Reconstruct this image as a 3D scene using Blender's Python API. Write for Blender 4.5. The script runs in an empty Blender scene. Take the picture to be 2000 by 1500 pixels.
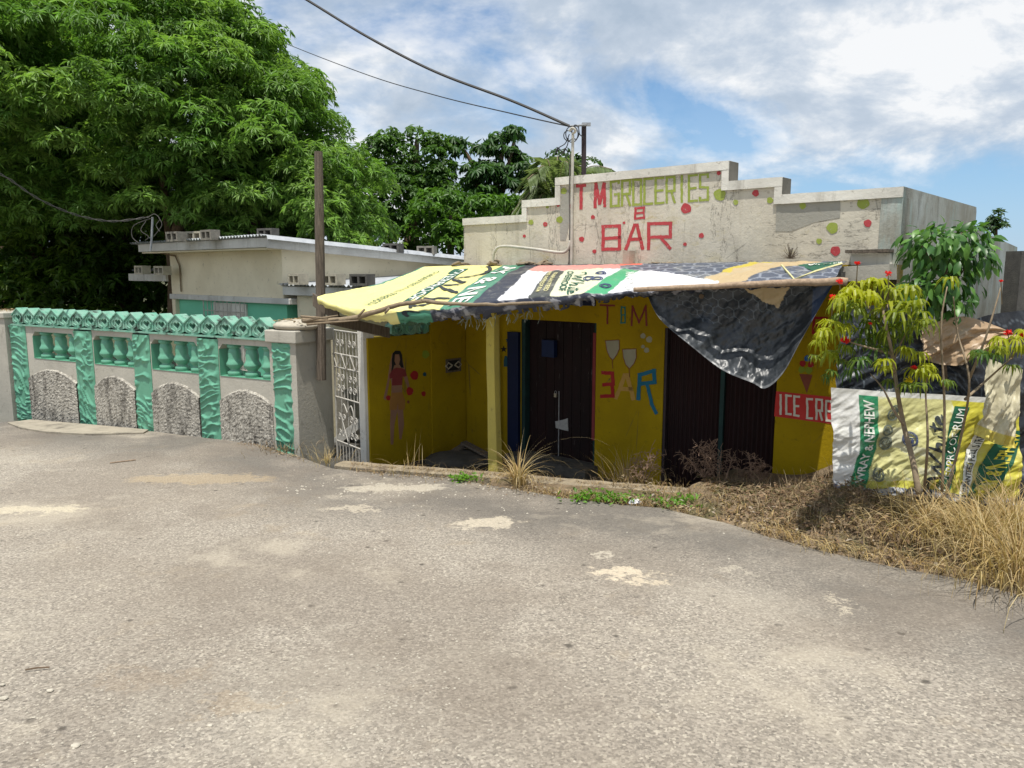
import bpy, bmesh, math, random
import numpy as np
from mathutils import Vector, noise, Matrix
from mathutils.geometry import tessellate_polygon
rnd = random.Random(7); npr = np.random.default_rng(5)
S = bpy.context.scene
COL = S.collection
# ------------------------------------------------------------------ camera
H = 1.7; PITCH = math.atan(220/1500)
cam = bpy.data.cameras.new('camera'); cam.sensor_width = 36; cam.lens = 27; cam.clip_end = 5000; cam.clip_start = .05
co = bpy.data.objects.new('camera', cam); COL.objects.link(co)
co.location = (0, 0, H); co.rotation_euler = (math.pi/2-PITCH, 0, 0); S.camera = co
# ------------------------------------------------------------------ light
SUN_EL = math.radians(74); SUN_AZ = math.radians(193)      # azimuth clockwise from +Y
sd = Vector((math.sin(SUN_AZ)*math.cos(SUN_EL), math.cos(SUN_AZ)*math.cos(SUN_EL), math.sin(SUN_EL)))
sl = bpy.data.lights.new('sun', 'SUN'); sl.energy = 4.4; sl.angle = math.radians(.5); sl.color = (1, .955, .88)
so = bpy.data.objects.new('sun', sl); COL.objects.link(so); so.rotation_euler = (-sd).to_track_quat('-Z', 'Y').to_euler()
so.location = (0, 0, 30)
w = bpy.data.worlds.new('World'); S.world = w; w.use_nodes = True
nt = w.node_tree; N = nt.nodes; L = nt.links; N.clear()
def wn(t, **k):
    n = N.new(t)
    for a, b in k.items(): setattr(n, a, b)
    return n
sky = wn('ShaderNodeTexSky', sky_type='NISHITA', sun_disc=False, sun_elevation=SUN_EL, sun_rotation=SUN_AZ)
sky.air_density = 1.0; sky.dust_density = .15; sky.ozone_density = 2.0
tc = wn('ShaderNodeTexCoord'); sx = wn('ShaderNodeSeparateXYZ'); L.new(tc.outputs['Generated'], sx.inputs[0])
def wm(op, a, b=None, clamp=False):
    n = wn('ShaderNodeMath', operation=op, use_clamp=clamp)
    for i, v in enumerate((a, b)):
        if v is None: continue
        if isinstance(v, (int, float)): n.inputs[i].default_value = v
        else: L.new(v, n.inputs[i])
    return n.outputs[0]
zz = wm('ADD', wm('MAXIMUM', sx.outputs[2], 0), .40)
cx = wm('DIVIDE', sx.outputs[0], zz); cy = wm('DIVIDE', sx.outputs[1], zz)
cb = wn('ShaderNodeCombineXYZ'); L.new(cx, cb.inputs[0]); L.new(cy, cb.inputs[1]); cb.inputs[2].default_value = 3.7
def wnoise(scale, det, rough, off, dist=0):
    m = wn('ShaderNodeMapping'); m.inputs['Location'].default_value = off; L.new(cb.outputs[0], m.inputs[0])
    n = wn('ShaderNodeTexNoise'); n.inputs['Scale'].default_value = scale; n.inputs['Detail'].default_value = det
    n.inputs['Roughness'].default_value = rough; n.inputs['Distortion'].default_value = dist; L.new(m.outputs[0], n.inputs[0]); return n.outputs[0]
n1 = wnoise(1.75, 10, .56, (.62, .35, 0), .25); n2 = wnoise(3.8, 10, .60, (4.1, 2.2, 1), .2)
def wramp(v, stops):
    r = wn('ShaderNodeValToRGB'); e = r.color_ramp.elements
    while len(e) > 1: e.remove(e[0])
    e[0].position = stops[0][0]; e[0].color = stops[0][1]
    for p, c in stops[1:]:
        q = e.new(p); q.color = c
    L.new(v, r.inputs[0]); return r.outputs[0]
mask0 = wramp(n1, [(.365, (.12, .12, .12, 1)), (.43, (.6, .6, .6, 1)), (.49, (.97, .97, .97, 1))])
# clear band low on the right where the photo shows blue
def wrange(v, a, b_):
    n = wn('ShaderNodeMapRange', interpolation_type='SMOOTHSTEP'); n.inputs[1].default_value = a; n.inputs[2].default_value = b_; L.new(v, n.inputs[0]); return n.outputs[0]
zn = wm('ADD', sx.outputs[2], wm('MULTIPLY', wm('SUBTRACT', n2, .5), .16))
lo_ = wrange(zn, .085, .15); rg = wrange(sx.outputs[0], .10, .30)
keepc = wm('SUBTRACT', 1, wm('MULTIPLY', rg, wm('SUBTRACT', 1, lo_)))
mask = wm('MULTIPLY', mask0, keepc)
cl = wramp(n2, [(.33, (3.9, 4.7, 5.7, 1)), (.44, (4.9, 5.6, 6.5, 1)), (.50, (6.2, 6.7, 7.3, 1)), (.565, (8.3, 8.4, 8.5, 1))])
mx = wn('ShaderNodeMix', data_type='RGBA'); L.new(mask, mx.inputs[0]); hs_ = wn('ShaderNodeHueSaturation'); hs_.inputs['Saturation'].default_value = 1.35; hs_.inputs['Value'].default_value = 1.12; L.new(sky.outputs[0], hs_.inputs['Color']); hz_ = wn('ShaderNodeMix', data_type='RGBA'); L.new(wm('MULTIPLY', wm('SUBTRACT', 1, wrange(sx.outputs[2], .0, .30)), .75), hz_.inputs[0]); L.new(hs_.outputs[0], hz_.inputs[6]); hz_.inputs[7].default_value = (2.9, 4.7, 7.2, 1); L.new(hz_.outputs[2], mx.inputs[6]); L.new(cl, mx.inputs[7])
bg = wn('ShaderNodeBackground'); bg.inputs[1].default_value = .092; L.new(mx.outputs[2], bg.inputs[0])
wo = wn('ShaderNodeOutputWorld'); L.new(bg.outputs[0], wo.inputs[0])
vs = S.view_settings; vs.view_transform = 'Standard'; vs.look = 'None'; vs.gamma = 1; vs.use_curve_mapping = False; vs.exposure = 0.32
S.render.engine = 'CYCLES'
S.cycles.max_bounces = 6; S.cycles.transparent_max_bounces = 8
# ------------------------------------------------------------------ geometry maths
Fw = Vector((0, math.cos(PITCH), -math.sin(PITCH))); Up = Vector((0, math.sin(PITCH), math.cos(PITCH)))
def ray(px, py): return Vector(((px-1000)/1500, 0, 0)) + Up*((750-py)/1500) + Fw
def W(px, py, Y):                                  # measured image point at ground distance Y
    d = ray(px, py); return Vector((0, 0, H)) + d*(Y/d.y)
def road_z(x, y): return -.045*y
def on_road(px, py):
    d = ray(px, py); k = -H/(d.z+.045*d.y); return Vector((0, 0, H))+d*k
class Frame:                                       # a vertical plane: origin, horizontal direction, outward normal
    def __init__(s, o, d):
        s.o = Vector((o[0], o[1], 0)); s.d = Vector((d[0], d[1], 0)).normalized()
        s.n = Vector((s.d.y, -s.d.x, 0))
        if s.n.dot(-s.o) < 0: s.n = -s.n
    def p(s, t, z, off=0): return s.o + s.d*t + s.n*off + Vector((0, 0, z))
    def hit(s, px, py, off=0):
        d = ray(px, py); c = Vector((0, 0, H)); k = (s.o+s.n*off-c).dot(s.n)/d.dot(s.n); q = c+d*k
        return ((q-s.o).dot(s.d), q.z)
# ------------------------------------------------------------------ object helpers
def tag(o, label=None, cat=None, group=None, kind=None):
    if label: o['label'] = label
    if cat: o['category'] = cat
    if group: o['group'] = group
    if kind: o['kind'] = kind
    return o
def thing(name, label, cat, loc=(0, 0, 0), group=None):
    o = bpy.data.objects.new(name, None); COL.objects.link(o); o.location = loc; o.empty_display_size = .1
    return tag(o, label, cat, group)
def mesh_obj(name, V, F, m, parent=None, smooth=False, colors=None, bevel=0):
    me = bpy.data.meshes.new(name); me.from_pydata([tuple(v) for v in V], [], [tuple(f) for f in F])
    if smooth: me.polygons.foreach_set('use_smooth', [True]*len(me.polygons))
    if colors is not None:
        ca = me.color_attributes.new('tint', 'FLOAT_COLOR', 'POINT')
        c = np.ones((len(V), 4), dtype=np.float32); c[:, :3] = np.asarray(colors, dtype=np.float32)[:, :3]
        ca.data.foreach_set('color', c.ravel())
    me.validate(); me.update()
    o = bpy.data.objects.new(name, me); COL.objects.link(o)
    if m: me.materials.append(m)
    if bevel:
        b = o.modifiers.new('bevel', 'BEVEL'); b.width = bevel; b.segments = 2; b.limit_method = 'ANGLE'
    if parent:
        o.parent = parent; o.matrix_parent_inverse = Matrix.Translation(-wloc(parent))
    return o
def wloc(o):
    v = Vector(o.location)
    if o.parent: v = v + wloc(o.parent) if not o.data else Vector((0, 0, 0))
    return v if not o.data else Vector((0, 0, 0))
def dup(root, shift, rotz=None, label=None):
    r = root.copy(); COL.objects.link(r); r.location = Vector(root.location)+Vector(shift)
    if rotz is not None: r.rotation_euler[2] = rotz
    if label: r['label'] = label
    for c in root.children:
        d = c.copy(); COL.objects.link(d); d.parent = r
        for g in c.children:
            e = g.copy(); COL.objects.link(e); e.parent = d
    return r
class B:
    def __init__(s): s.V = []; s.F = []; s.C = []
    def add(s, V, F, c=None):
        n = len(s.V); s.V += [Vector(v) for v in V]; s.F += [tuple(i+n for i in f) for f in F]
        if c is not None: s.C += [c]*len(V)
        return s
    def hexa(s, P, c=None):    # 8 points: bottom 4 ccw, top 4 ccw
        return s.add(P, [(0, 3, 2, 1), (4, 5, 6, 7), (0, 1, 5, 4), (1, 2, 6, 5), (2, 3, 7, 6), (3, 0, 4, 7)], c)
    def fbox(s, fr, t0, t1, z0, z1, o0, o1):
        a = [fr.p(t0, z0, o0), fr.p(t1, z0, o0), fr.p(t1, z0, o1), fr.p(t0, z0, o1)]
        b = [fr.p(t0, z1, o0), fr.p(t1, z1, o0), fr.p(t1, z1, o1), fr.p(t0, z1, o1)]
        return s.hexa(a+b)
    def box(s, c, sz, rot=0):
        hx, hy, hz = sz[0]/2, sz[1]/2, sz[2]/2; cr, sr = math.cos(rot), math.sin(rot); P = []
        for z in (-hz, hz):
            for x, y in ((-hx, -hy), (hx, -hy), (hx, hy), (-hx, hy)):
                P.append(Vector((c[0]+x*cr-y*sr, c[1]+x*sr+y*cr, c[2]+z)))
        return s.hexa(P)
    def prism(s, P2, fr, o0, o1):
        n = len(P2); A = [fr.p(t, z, o1) for t, z in P2]; Bk = [fr.p(t, z, o0) for t, z in P2]
        T = [list(q) for q in tessellate_polygon([[Vector((t, z, 0)) for t, z in P2]])]
        F = [tuple(t) for t in T] + [tuple(i+n for i in reversed(t)) for t in T]
        F += [(i, i+n, (i+1) % n+n, (i+1) % n) for i in range(n)]
        return s.add(A+Bk, F)
    def tube(s, pts, r, seg=6, caps=True, c=None):
        pts = [Vector(p) for p in pts]; n = len(pts); R = r if isinstance(r, (list, tuple)) else [r]*n
        V = []; F = []; ref = None
        for i, p in enumerate(pts):
            t = (pts[min(i+1, n-1)]-pts[max(i-1, 0)])
            if t.length < 1e-9: t = Vector((0, 0, 1))
            t.normalize()
            if ref is None: ref = t.orthogonal().normalized()
            a = (ref - t*ref.dot(t))
            a = a.normalized() if a.length > 1e-6 else t.orthogonal().normalized()
            ref = a; b = t.cross(a)
            for k in range(seg):
                an = 2*math.pi*k/seg; V.append(p+(a*math.cos(an)+b*math.sin(an))*R[i])
        for i in range(n-1):
            for k in range(seg):
                F.append((i*seg+k, i*seg+(k+1) % seg, (i+1)*seg+(k+1) % seg, (i+1)*seg+k))
        if caps: F.append(tuple(reversed(range(seg)))); F.append(tuple((n-1)*seg+k for k in range(seg)))
        return s.add(V, F, c)
    def lathe(s, prof, c, seg=14, squash=None):
        V = []; F = []
        for r, z in prof:
            for k in range(seg):
                a = 2*math.pi*k/seg; V.append(Vector((c[0]+r*math.cos(a), c[1]+r*math.sin(a), c[2]+z)))
        for i in range(len(prof)-1):
            for k in range(seg): F.append((i*seg+k, i*seg+(k+1) % seg, (i+1)*seg+(k+1) % seg, (i+1)*seg+k))
        F.append(tuple(reversed(range(seg)))); F.append(tuple((len(prof)-1)*seg+k for k in range(seg)))
        return s.add(V, F)
    def build(s, name, m, parent=None, smooth=False, bevel=0):
        return mesh_obj(name, s.V, s.F, m, parent, smooth, s.C if len(s.C) == len(s.V) and s.C else None, bevel)
def smooth_path(P, n=6):
    P = [Vector(p) for p in P]; out = []
    for i in range(len(P)-1):
        a = P[max(i-1, 0)]; b = P[i]; c = P[i+1]; d = P[min(i+2, len(P)-1)]
        for k in range(n):
            t = k/n; out.append(.5*((2*b)+(c-a)*t+(2*a-5*b+4*c-d)*t*t+(3*b-a-3*c+d)*t**3))
    out.append(P[-1]); return out
def nz(x, y=0, z=0): return noise.noise(Vector((x, y, z)))
def fbm(x, y=0, z=0, o=4):
    a = 0; s = 1; q = .5
    for i in range(o): a += q*nz(x*s+i*7.3, y*s+i*3.1, z*s); s *= 2.1; q *= .5
    return a
# ------------------------------------------------------------------ materials
def srgb(r, g, b):
    f = lambda c: (c/255/12.92 if c/255 <= .04045 else ((c/255+.055)/1.055)**2.4); return (f(r), f(g), f(b))
class MB:
    def __init__(s, name, rough=.8, spec=.3):
        s.m = bpy.data.materials.new(name); s.m.use_nodes = True; s.t = s.m.node_tree; s.N = s.t.nodes; s.L = s.t.links
        s.b = s.N['Principled BSDF']; s.b.inputs['Roughness'].default_value = rough
        s.b.inputs['Specular IOR Level'].default_value = spec
        g = s.N.new('ShaderNodeNewGeometry'); s.pos = g.outputs['Position']
    def noise(s, scale, det=5, rough=.6, stretch=(1, 1, 1), off=(0, 0, 0), dist=0, vec=None):
        mp = s.N.new('ShaderNodeMapping'); mp.inputs['Scale'].default_value = stretch; mp.inputs['Location'].default_value = off
        s.L.new(vec or s.pos, mp.inputs[0]); n = s.N.new('ShaderNodeTexNoise'); n.inputs['Scale'].default_value = scale
        n.inputs['Detail'].default_value = det; n.inputs['Roughness'].default_value = rough; n.inputs['Distortion'].default_value = dist
        s.L.new(mp.outputs[0], n.inputs[0]); return n.outputs[0]
    def vor(s, scale, feat='F1', out='Distance', stretch=(1, 1, 1), vec=None, rnd_=1, dim='3D'):
        mp = s.N.new('ShaderNodeMapping'); mp.inputs['Scale'].default_value = stretch; s.L.new(vec or s.pos, mp.inputs[0])
        n = s.N.new('ShaderNodeTexVoronoi'); n.voronoi_dimensions = dim; n.feature = feat; n.inputs['Scale'].default_value = scale
        n.inputs['Randomness'].default_value = rnd_; s.L.new(mp.outputs[0], n.inputs[0]); return n.outputs[out]
    def ramp(s, v, a, b, c0=0, c1=1):
        n = s.N.new('ShaderNodeMapRange'); n.inputs[1].default_value = a; n.inputs[2].default_value = b
        n.inputs[3].default_value = c0; n.inputs[4].default_value = c1; s.L.new(v, n.inputs[0]); return n.outputs[0]
    def math(s, op, a, b=0):
        n = s.N.new('ShaderNodeMath'); n.operation = op
        for i, v in enumerate((a, b)):
            if isinstance(v, (int, float)): n.inputs[i].default_value = v
            else: s.L.new(v, n.inputs[i])
        return n.outputs[0]
    def mix(s, f, a, b, mode='MIX'):
        n = s.N.new('ShaderNodeMix'); n.data_type = 'RGBA'; n.blend_type = mode
        for i, v in ((0, f), (6, a), (7, b)):
            if isinstance(v, (int, float)): n.inputs[i].default_value = v
            elif isinstance(v, tuple): n.inputs[i].default_value = (*v[:3], 1)
            else: s.L.new(v, n.inputs[i])
        return n.outputs[2]
    def attr(s, name='tint'):
        n = s.N.new('ShaderNodeAttribute'); n.attribute_name = name; return n.outputs['Color']
    def color(s, c): s.L.new(c, s.b.inputs['Base Color']); return s
    def bump(s, h, strength=.3, dist=.01):
        n = s.N.new('ShaderNodeBump'); n.inputs['Strength'].default_value = strength; n.inputs['Distance'].default_value = dist
        s.L.new(h, n.inputs['Height']); s.L.new(n.outputs[0], s.b.inputs['Normal']); return s
def simple(name, c1, c2=None, scale=6, rough=.8, bump=.2, bscale=40, dist=.004, stretch=(1, 1, 1), dirt_or_glare=None, dirt_lo=.58, dirt_scale=2.2, dstretch=(1, 1, 1), spec=.3, metal=0):
    m = MB(name, rough, spec); c2 = c2 or tuple(x*.75 for x in c1)
    c = m.mix(m.ramp(m.noise(scale, 6, .65, stretch), .35, .65), c1, c2)
    if dirt_or_glare: c = m.mix(m.ramp(m.noise(dirt_scale, 7, .7, dstretch, (3, 1, 2)), dirt_lo, dirt_lo+.12), c, dirt_or_glare)
    m.color(c); m.b.inputs['Metallic'].default_value = metal
    if bump: m.bump(m.noise(bscale, 5, .6), bump, dist)
    return m.m
def plaster(name, c1, c2, dirt_or_glare, rust=None, cracks=True, streaks=.55):
    m = MB(name, .88, .2)
    c = m.mix(m.ramp(m.noise(1.6, 6, .6), .38, .62), c1, c2)
    c = m.mix(m.ramp(m.noise(2.2, 7, .7, (3.0, 3.0, .35), (1, 4, 0)), streaks, streaks+.2, 0, .6), c, dirt_or_glare)
    c = m.mix(m.ramp(m.noise(9, 6, .75, (1, 1, 1), (7, 0, 3)), .60, .66, 0, .55), c, dirt_or_glare)
    if rust: c = m.mix(m.ramp(m.noise(1.3, 6, .7, (1, 1, 2.2), (2, 8, 5)), .60, .70, 0, .5), c, rust)
    if cracks:
        d = m.vor(1.3, 'DISTANCE_TO_EDGE', 'Distance', (1, 1, .6)); k = m.ramp(d, .0, .007, 1, 0)
        k = m.math('MULTIPLY', k, m.ramp(m.noise(2.5, 3), .5, .62, 0, .7)); c = m.mix(k, c, (.06, .055, .045))
    if name.startswith('white parapet'):
        c = m.mix(m.ramp(m.noise(.9, 9, .75, off=(4, 1, 7)), .50, .62, 0, .55), c, (.34, .32, .27))
        c = m.mix(m.ramp(m.noise(2.0, 9, .8, (1, 1, 2.6), (6, 6, 1)), .585, .66, 0, .55), c, (.42, .34, .13))
        c = m.mix(m.ramp(m.noise(14, 6, .8, off=(2, 2, 2)), .63, .68, 0, .75), c, (.13, .12, .10))
        w_ = m.noise(1.1, 8, .7, (1, 1, .25), (0, 5, 0)); k2 = m.math('ABSOLUTE', m.math('SUBTRACT', w_, .5)); c = m.mix(m.ramp(k2, 0, .006, .7, 0), c, (.10, .09, .075))
        w_ = m.noise(.8, 8, .65, (.3, .3, 1.6), (9, 5, 3)); k2 = m.math('ABSOLUTE', m.math('SUBTRACT', w_, .5)); c = m.mix(m.ramp(k2, 0, .004, .7, 0), c, (.10, .09, .075))
    m.color(c); m.bump(m.noise(26, 8, .72), .5, .012); return m.m
def paint(name, c, wear=(.35, .33, .28), lo=.66):
    m = MB(name, .75, .25); k = m.noise(30, 6, .75)
    cc = m.mix(m.ramp(m.noise(5, 4), .35, .7, 0, .35), c, tuple(min(1, x*1.35+.03) for x in c))
    m.color(m.mix(m.ramp(k, lo, lo+.05, 0, .9), cc, wear)); m.bump(m.noise(26, 6, .7), .35, .008); return m.m
def leafm(name, transl=.35, rough=.5, sat=None):
    m = MB(name, rough, .35); c = m.attr(); c = m.mix(m.ramp(m.noise(3.5, 3), .35, .65, 0, .4), c, m.mix(.5, c, (.3, .42, .04), 'MULTIPLY'))
    m.color(c); t = m.N.new('ShaderNodeBsdfTranslucent'); m.L.new(m.mix(1.0, c, (1.25, 1.3, .75), 'MULTIPLY'), t.inputs[0])
    x = m.N.new('ShaderNodeMixShader'); x.inputs[0].default_value = transl
    m.L.new(m.b.outputs[0], x.inputs[1]); m.L.new(t.outputs[0], x.inputs[2]); m.L.new(x.outputs[0], m.N['Material Output'].inputs[0]); return m.m
def attrm(name, rough=.6, bump=0, bscale=20, dist=.01, dirt_or_glare=None, spec=.3, hexa=False):
    m = MB(name, rough, spec); c = m.attr()
    if dirt_or_glare: c = m.mix(m.ramp(m.noise(4, 7, .75), .52, .72, 0, .55), c, dirt_or_glare)
    m.color(c)
    if bump:
        h = m.noise(bscale, 6, .6, dist=1.2); m.bump(h, bump, dist)
    return m.m
TEAL = (.13, .36, .24)
M = {}
M['wood_grey'] = simple('weathered wood', (.16, .13, .10), (.08, .065, .05), 10, .9, .6, 60, .01, (6, 6, .6))
M['bark'] = simple('bark', (.17, .12, .08), (.09, .065, .04), 12, .9, .6, 50, .01)
M['bark_pale'] = simple('pale bark', (.27, .21, .14), (.17, .13, .085), 14, .9, .5, 60, .006)
M['bamboo'] = simple('peeled pole', (.38, .28, .19), (.22, .16, .11), 12, .8, .4, 60, .004, (3, 3, 3))
M['parapet'] = plaster('white parapet plaster', (.60, .56, .46), (.51, .47, .385), (.30, .265, .19), (.47, .41, .20))
M['coping'] = plaster('coping', (.72, .70, .63), (.58, .56, .50), (.22, .20, .16), cracks=False)
M['mould_end'] = plaster('mouldy concrete', (.16, .15, .13), (.10, .095, .08), (.05, .05, .045))  # dark brown mould on the right-facing step ends
M['yellow'] = plaster('yellow painted wall', (.37, .255, .0035), (.30, .205, .004), (.14, .10, .01), cracks=True, streaks=.60)
_m = M['yellow']; 
M['yellow_post'] = plaster('yellow painted post', (.50, .41, .09), (.42, .35, .09), (.22, .18, .07), cracks=False, streaks=.60)
M['sidewall'] = None
M['cream'] = plaster('cream plaster', (.78, .70, .52), (.70, .62, .45), (.38, .33, .23), cracks=False, streaks=.66)
M['wallgrey'] = plaster('grey wall plaster', (.47, .445, .38), (.39, .37, .315), (.22, .205, .17), cracks=False, streaks=.58)
M['teal'] = simple('teal paint', TEAL, (.10, .30, .20), 5, .38, .2, 50, .003, dirt_or_glare=(.05, .18, .13), dirt_lo=.64, spec=.5)
M['tealdull'] = simple('weathered teal paint', (.13, .35, .25), (.23, .39, .31), 9, .6, .5, 60, .006, dirt_or_glare=(.05, .06, .05), dirt_lo=.54, dirt_scale=7)
M['tealwall'] = simple('green house paint', (.17, .56, .37), (.15, .52, .34), 3, .7, .1)
m = MB('pebble dash', .95, .15)
c = m.mix(m.ramp(m.noise(60, 4, .8), .38, .62), (.60, .57, .50), (.24, .22, .185))
c = m.mix(m.ramp(m.noise(3.2, 7, .75, (2.4, 2.4, .6)), .46, .64, 0, .85), c, (.085, .078, .068))
m.color(c); m.bump(m.noise(60, 4, .7), .8, .02); M['dash'] = m.m
M['conc'] = plaster('bare concrete', (.44, .40, .32), (.34, .31, .25), (.2, .18, .13), cracks=False)
M['block'] = simple('cement block', (.27, .25, .21), (.19, .175, .15), 12, .95, .8, 90, .008, dirt_or_glare=(.08, .075, .06), dirt_lo=.56, dirt_scale=6)
M['block_dark'] = simple('mouldy cement block', (.12, .115, .10), (.08, .075, .07), 12, .95, .8, 90, .008)
M['block_pale'] = simple('pale cement block', (.46, .42, .32), (.34, .31, .25), 12, .95, .8, 90, .008)
M['zinc'] = simple('zinc sheet', (.50, .52, .54), (.36, .38, .40), 5, .5, .1, dirt_or_glare=(.20, .17, .14), dirt_lo=.6, metal=.3)
M['fascia'] = plaster('white fascia board', (.62, .61, .57), (.48, .47, .44), (.22, .21, .18), cracks=False, streaks=.55)
M['whitem'] = simple('white painted iron', (.52, .50, .45), (.38, .36, .32), 20, .6, .2, dirt_or_glare=(.22, .13, .07), dirt_lo=.60, dirt_scale=14)
M['pvc'] = simple('conduit', (.52, .50, .44), (.40, .38, .32), 9, .6, .1)
M['steel'] = simple('dark steel', (.03, .022, .025), (.05, .035, .035), 12, .6, .2)
M['cable'] = simple('black cable', (.02, .02, .022), (.03, .03, .03), 12, .6, 0)
M['cable_grey'] = simple('old grey cable', (.14, .13, .12), (.08, .075, .07), 22, .8, 0)
M['galv'] = simple('galvanised', (.36, .37, .38), (.25, .26, .27), 16, .5, .1, metal=.5)
m = MB('dark red door boards', .75, .3)
c = m.mix(m.ramp(m.noise(4, 6, .7, (1, 1, .3)), .4, .62), (.014, .0035, .004), (.008, .003, .003))
c = m.mix(m.ramp(m.noise(9, 7, .8, (3, 3, .45), (3, 3, 3)), .60, .70, 0, .6), c, (.16, .15, .14)); m.color(c)
m.bump(m.noise(40, 4, .6, (1, 1, .1)), .4, .006); M['door'] = m.m
M['shutterdoor'] = simple('maroon sheet door', (.020, .005, .005), (.012, .004, .004), 5, .7, .1, stretch=(3, 3, .3))
M['blue'] = simple('dark blue paint', (.003, .010, .045), (.002, .008, .035), 6, .6, .2)
M['bluebox'] = simple('blue box paint', (.004, .016, .07), (.003, .012, .05), 6, .6, .2)
M['darkgreen'] = simple('dark green frame', (.012, .045, .04), (.01, .03, .03), 8, .7, .2)
M['paper'] = simple('torn paper', (.42, .42, .40), (.30, .30, .30), 30, .8, .2)
M['brass'] = simple('padlock metal', (.42, .38, .28), (.30, .27, .2), 20, .4, 0, metal=.6)
M['p_red'] = paint('red paint', srgb(168, 62, 66), lo=.60); M['p_olive'] = paint('olive green paint', srgb(138, 150, 66), lo=.60)
M['p_tred'] = paint('dark red lettering', (.19, .03, .03)); M['p_teal'] = paint('teal lettering', (.01, .17, .17))
M['p_blue'] = paint('blue lettering', (.008, .12, .20)); M['p_red2'] = paint('red lettering', (.30, .014, .014))
M['p_tan'] = paint('tan lettering', (.40, .24, .055)); M['p_glass'] = paint('pale glass paint', (.30, .285, .20))
M['p_white'] = paint('white lettering', (.62, .60, .52), wear=(.4, .1, .06)); M['p_band'] = paint('red band', (.50, .035, .03), wear=(.3, .2, .1))
M['p_brown'] = paint('brown paint', (.20, .055, .03)); M['p_black'] = paint('black paint', (.012, .012, .012))
M['p_skin'] = paint('painted skin', (.27, .145, .09)); M['p_short'] = paint('painted shorts', (.30, .145, .035)); M['p_lime'] = paint('lime paint', (.20, .27, .02))
M['p_navy'] = paint('navy paint', (.01, .06, .09)); M['p_bluedot'] = paint('blue scoop paint', (.01, .09, .32))
M['leaf'] = leafm('foliage', .42, .45); M['leafsoft'] = leafm('shrub foliage', .42, .45)
M['straw'] = leafm('dry grass', .25, .7); M['flower'] = leafm('flower petals', .3, .6)
M['cloth'] = attrm('printed tarpaulin', .42, .30, 7, .02, dirt_or_glare=(.40, .39, .33), spec=.45)  # pale noise mix: cloth fading plus whitish glare put into the colour
m = MB('black tarpaulin', .40, .5); c = m.attr(); c = m.mix(m.ramp(m.noise(3, 8, .8, dist=1), .50, .75, 0, .30), c, (.25, .27, .29)); m.color(c)
m.bump(m.noise(5, 4, .5, dist=1.2), .3, .03); M['btarp'] = m.m
M['ink'] = simple('dark print', (.022, .028, .03), (.03, .035, .04), 9, .6, 0); M['inkgreen'] = simple('green print', (.02, .10, .06), None, 9, .6, 0)
M['inkwhite'] = simple('white print', (.66, .67, .62), (.56, .57, .52), 9, .6, 0); M['inkcream'] = simple('cream print', (.62, .58, .30), None, 9, .6, 0)
M['inkyellow'] = simple('yellow print', (.55, .48, .04), None, 9, .6, 0); M['inkgrey'] = simple('grey print', (.09, .11, .10), (.2, .22, .16), 40, .6, 0)
M['inkblue'] = simple('navy print', (.03, .05, .13), (.1, .12, .2), 40, .6, 0)
# ------------------------------------------------------------------ ground
R = on_road
edgepx = [(0, 826), (22, 822), (60, 822), (300, 843), (430, 858), (500, 868), (585, 893), (650, 915), (720, 922), (880, 934), (1000, 955), (1100, 972), (1180, 982), (1290, 992), (1420, 1022), (1500, 1048), (1600, 1075), (1750, 1108), (1880, 1132), (2000, 1165)]
EDGE = [R(*p) for p in edgepx]
EX = [p.x for p in EDGE]; EY = [p.y for p in EDGE]
EX = [-60, -14] + EX + [5.0, 9, 60]; EY = [22, 13.2] + EY + [3.4, 1.5, -8]
def edge_y(x): return float(np.interp(x, EX, EY))
def road_h(x, y): return road_z(x, y) + .03*fbm(x*.35, y*.35) + .012*fbm(x*1.4, y*1.4, 3)
xs = np.unique(np.concatenate([np.linspace(-60, -14, 12), np.linspace(-14, 9, 190), np.linspace(9, 60, 10), np.array(EX)]))
rows = 110; V = []; F = []; C = []
for x in xs:
    ye = edge_y(x) + (.05*fbm(x*3, 1)+.02*fbm(x*14, 2) if -14 < x < 9 else 0)
    for j in range(rows):
        k = (j/(rows-1)); y = ye - (1-k)**2.2*(ye+30)
        fade = min(1, max(0, (ye-y)/.4)); V.append((x, y, road_z(x, y)+(road_h(x, y)-road_z(x, y))*fade))
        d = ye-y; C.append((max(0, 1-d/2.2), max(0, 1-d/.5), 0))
for i in range(len(xs)-1):
    for j in range(rows-1): a = i*rows+j; F.append((a, a+rows, a+rows+1, a+1))
m = MB('worn asphalt', .92, .22)
v1 = m.vor(88, 'F1', 'Color'); sp = m.N.new('ShaderNodeSeparateColor'); m.L.new(v1, sp.inputs[0])
agg = m.mix(m.ramp(sp.outputs[0], 0, 1), (.135, .123, .105), (.37, .342, .30))
agg = m.mix(m.ramp(sp.outputs[1], .90, .93, 0, .8), agg, (.52, .49, .42))
agg = m.mix(m.ramp(sp.outputs[2], .90, .94, 0, .7), agg, (.07, .067, .062))
fine = m.mix(m.ramp(m.noise(170, 3, .8), .35, .65), (.17, .16, .145), (.36, .34, .305))
c = m.mix(.35, agg, fine)
big = m.noise(.55, 6, .6); c = m.mix(m.ramp(big, .42, .60, 0, .6), c, m.mix(.62, c, (.19, .165, .135)))
c = m.mix(m.ramp(m.noise(.9, 7, .65, (1, 1, 1), (9, 4, 0)), .53, .66, 0, .5), c, m.mix(.5, c, (.40, .38, .33)))
c = m.mix(m.ramp(m.noise(1.6, 7, .7, (1, 1, 1), (2, 7, 0)), .58, .70, 0, .45), c, (.29, .245, .18))
e = m.N.new('ShaderNodeSeparateColor'); m.L.new(m.attr(), e.inputs[0])
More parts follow.
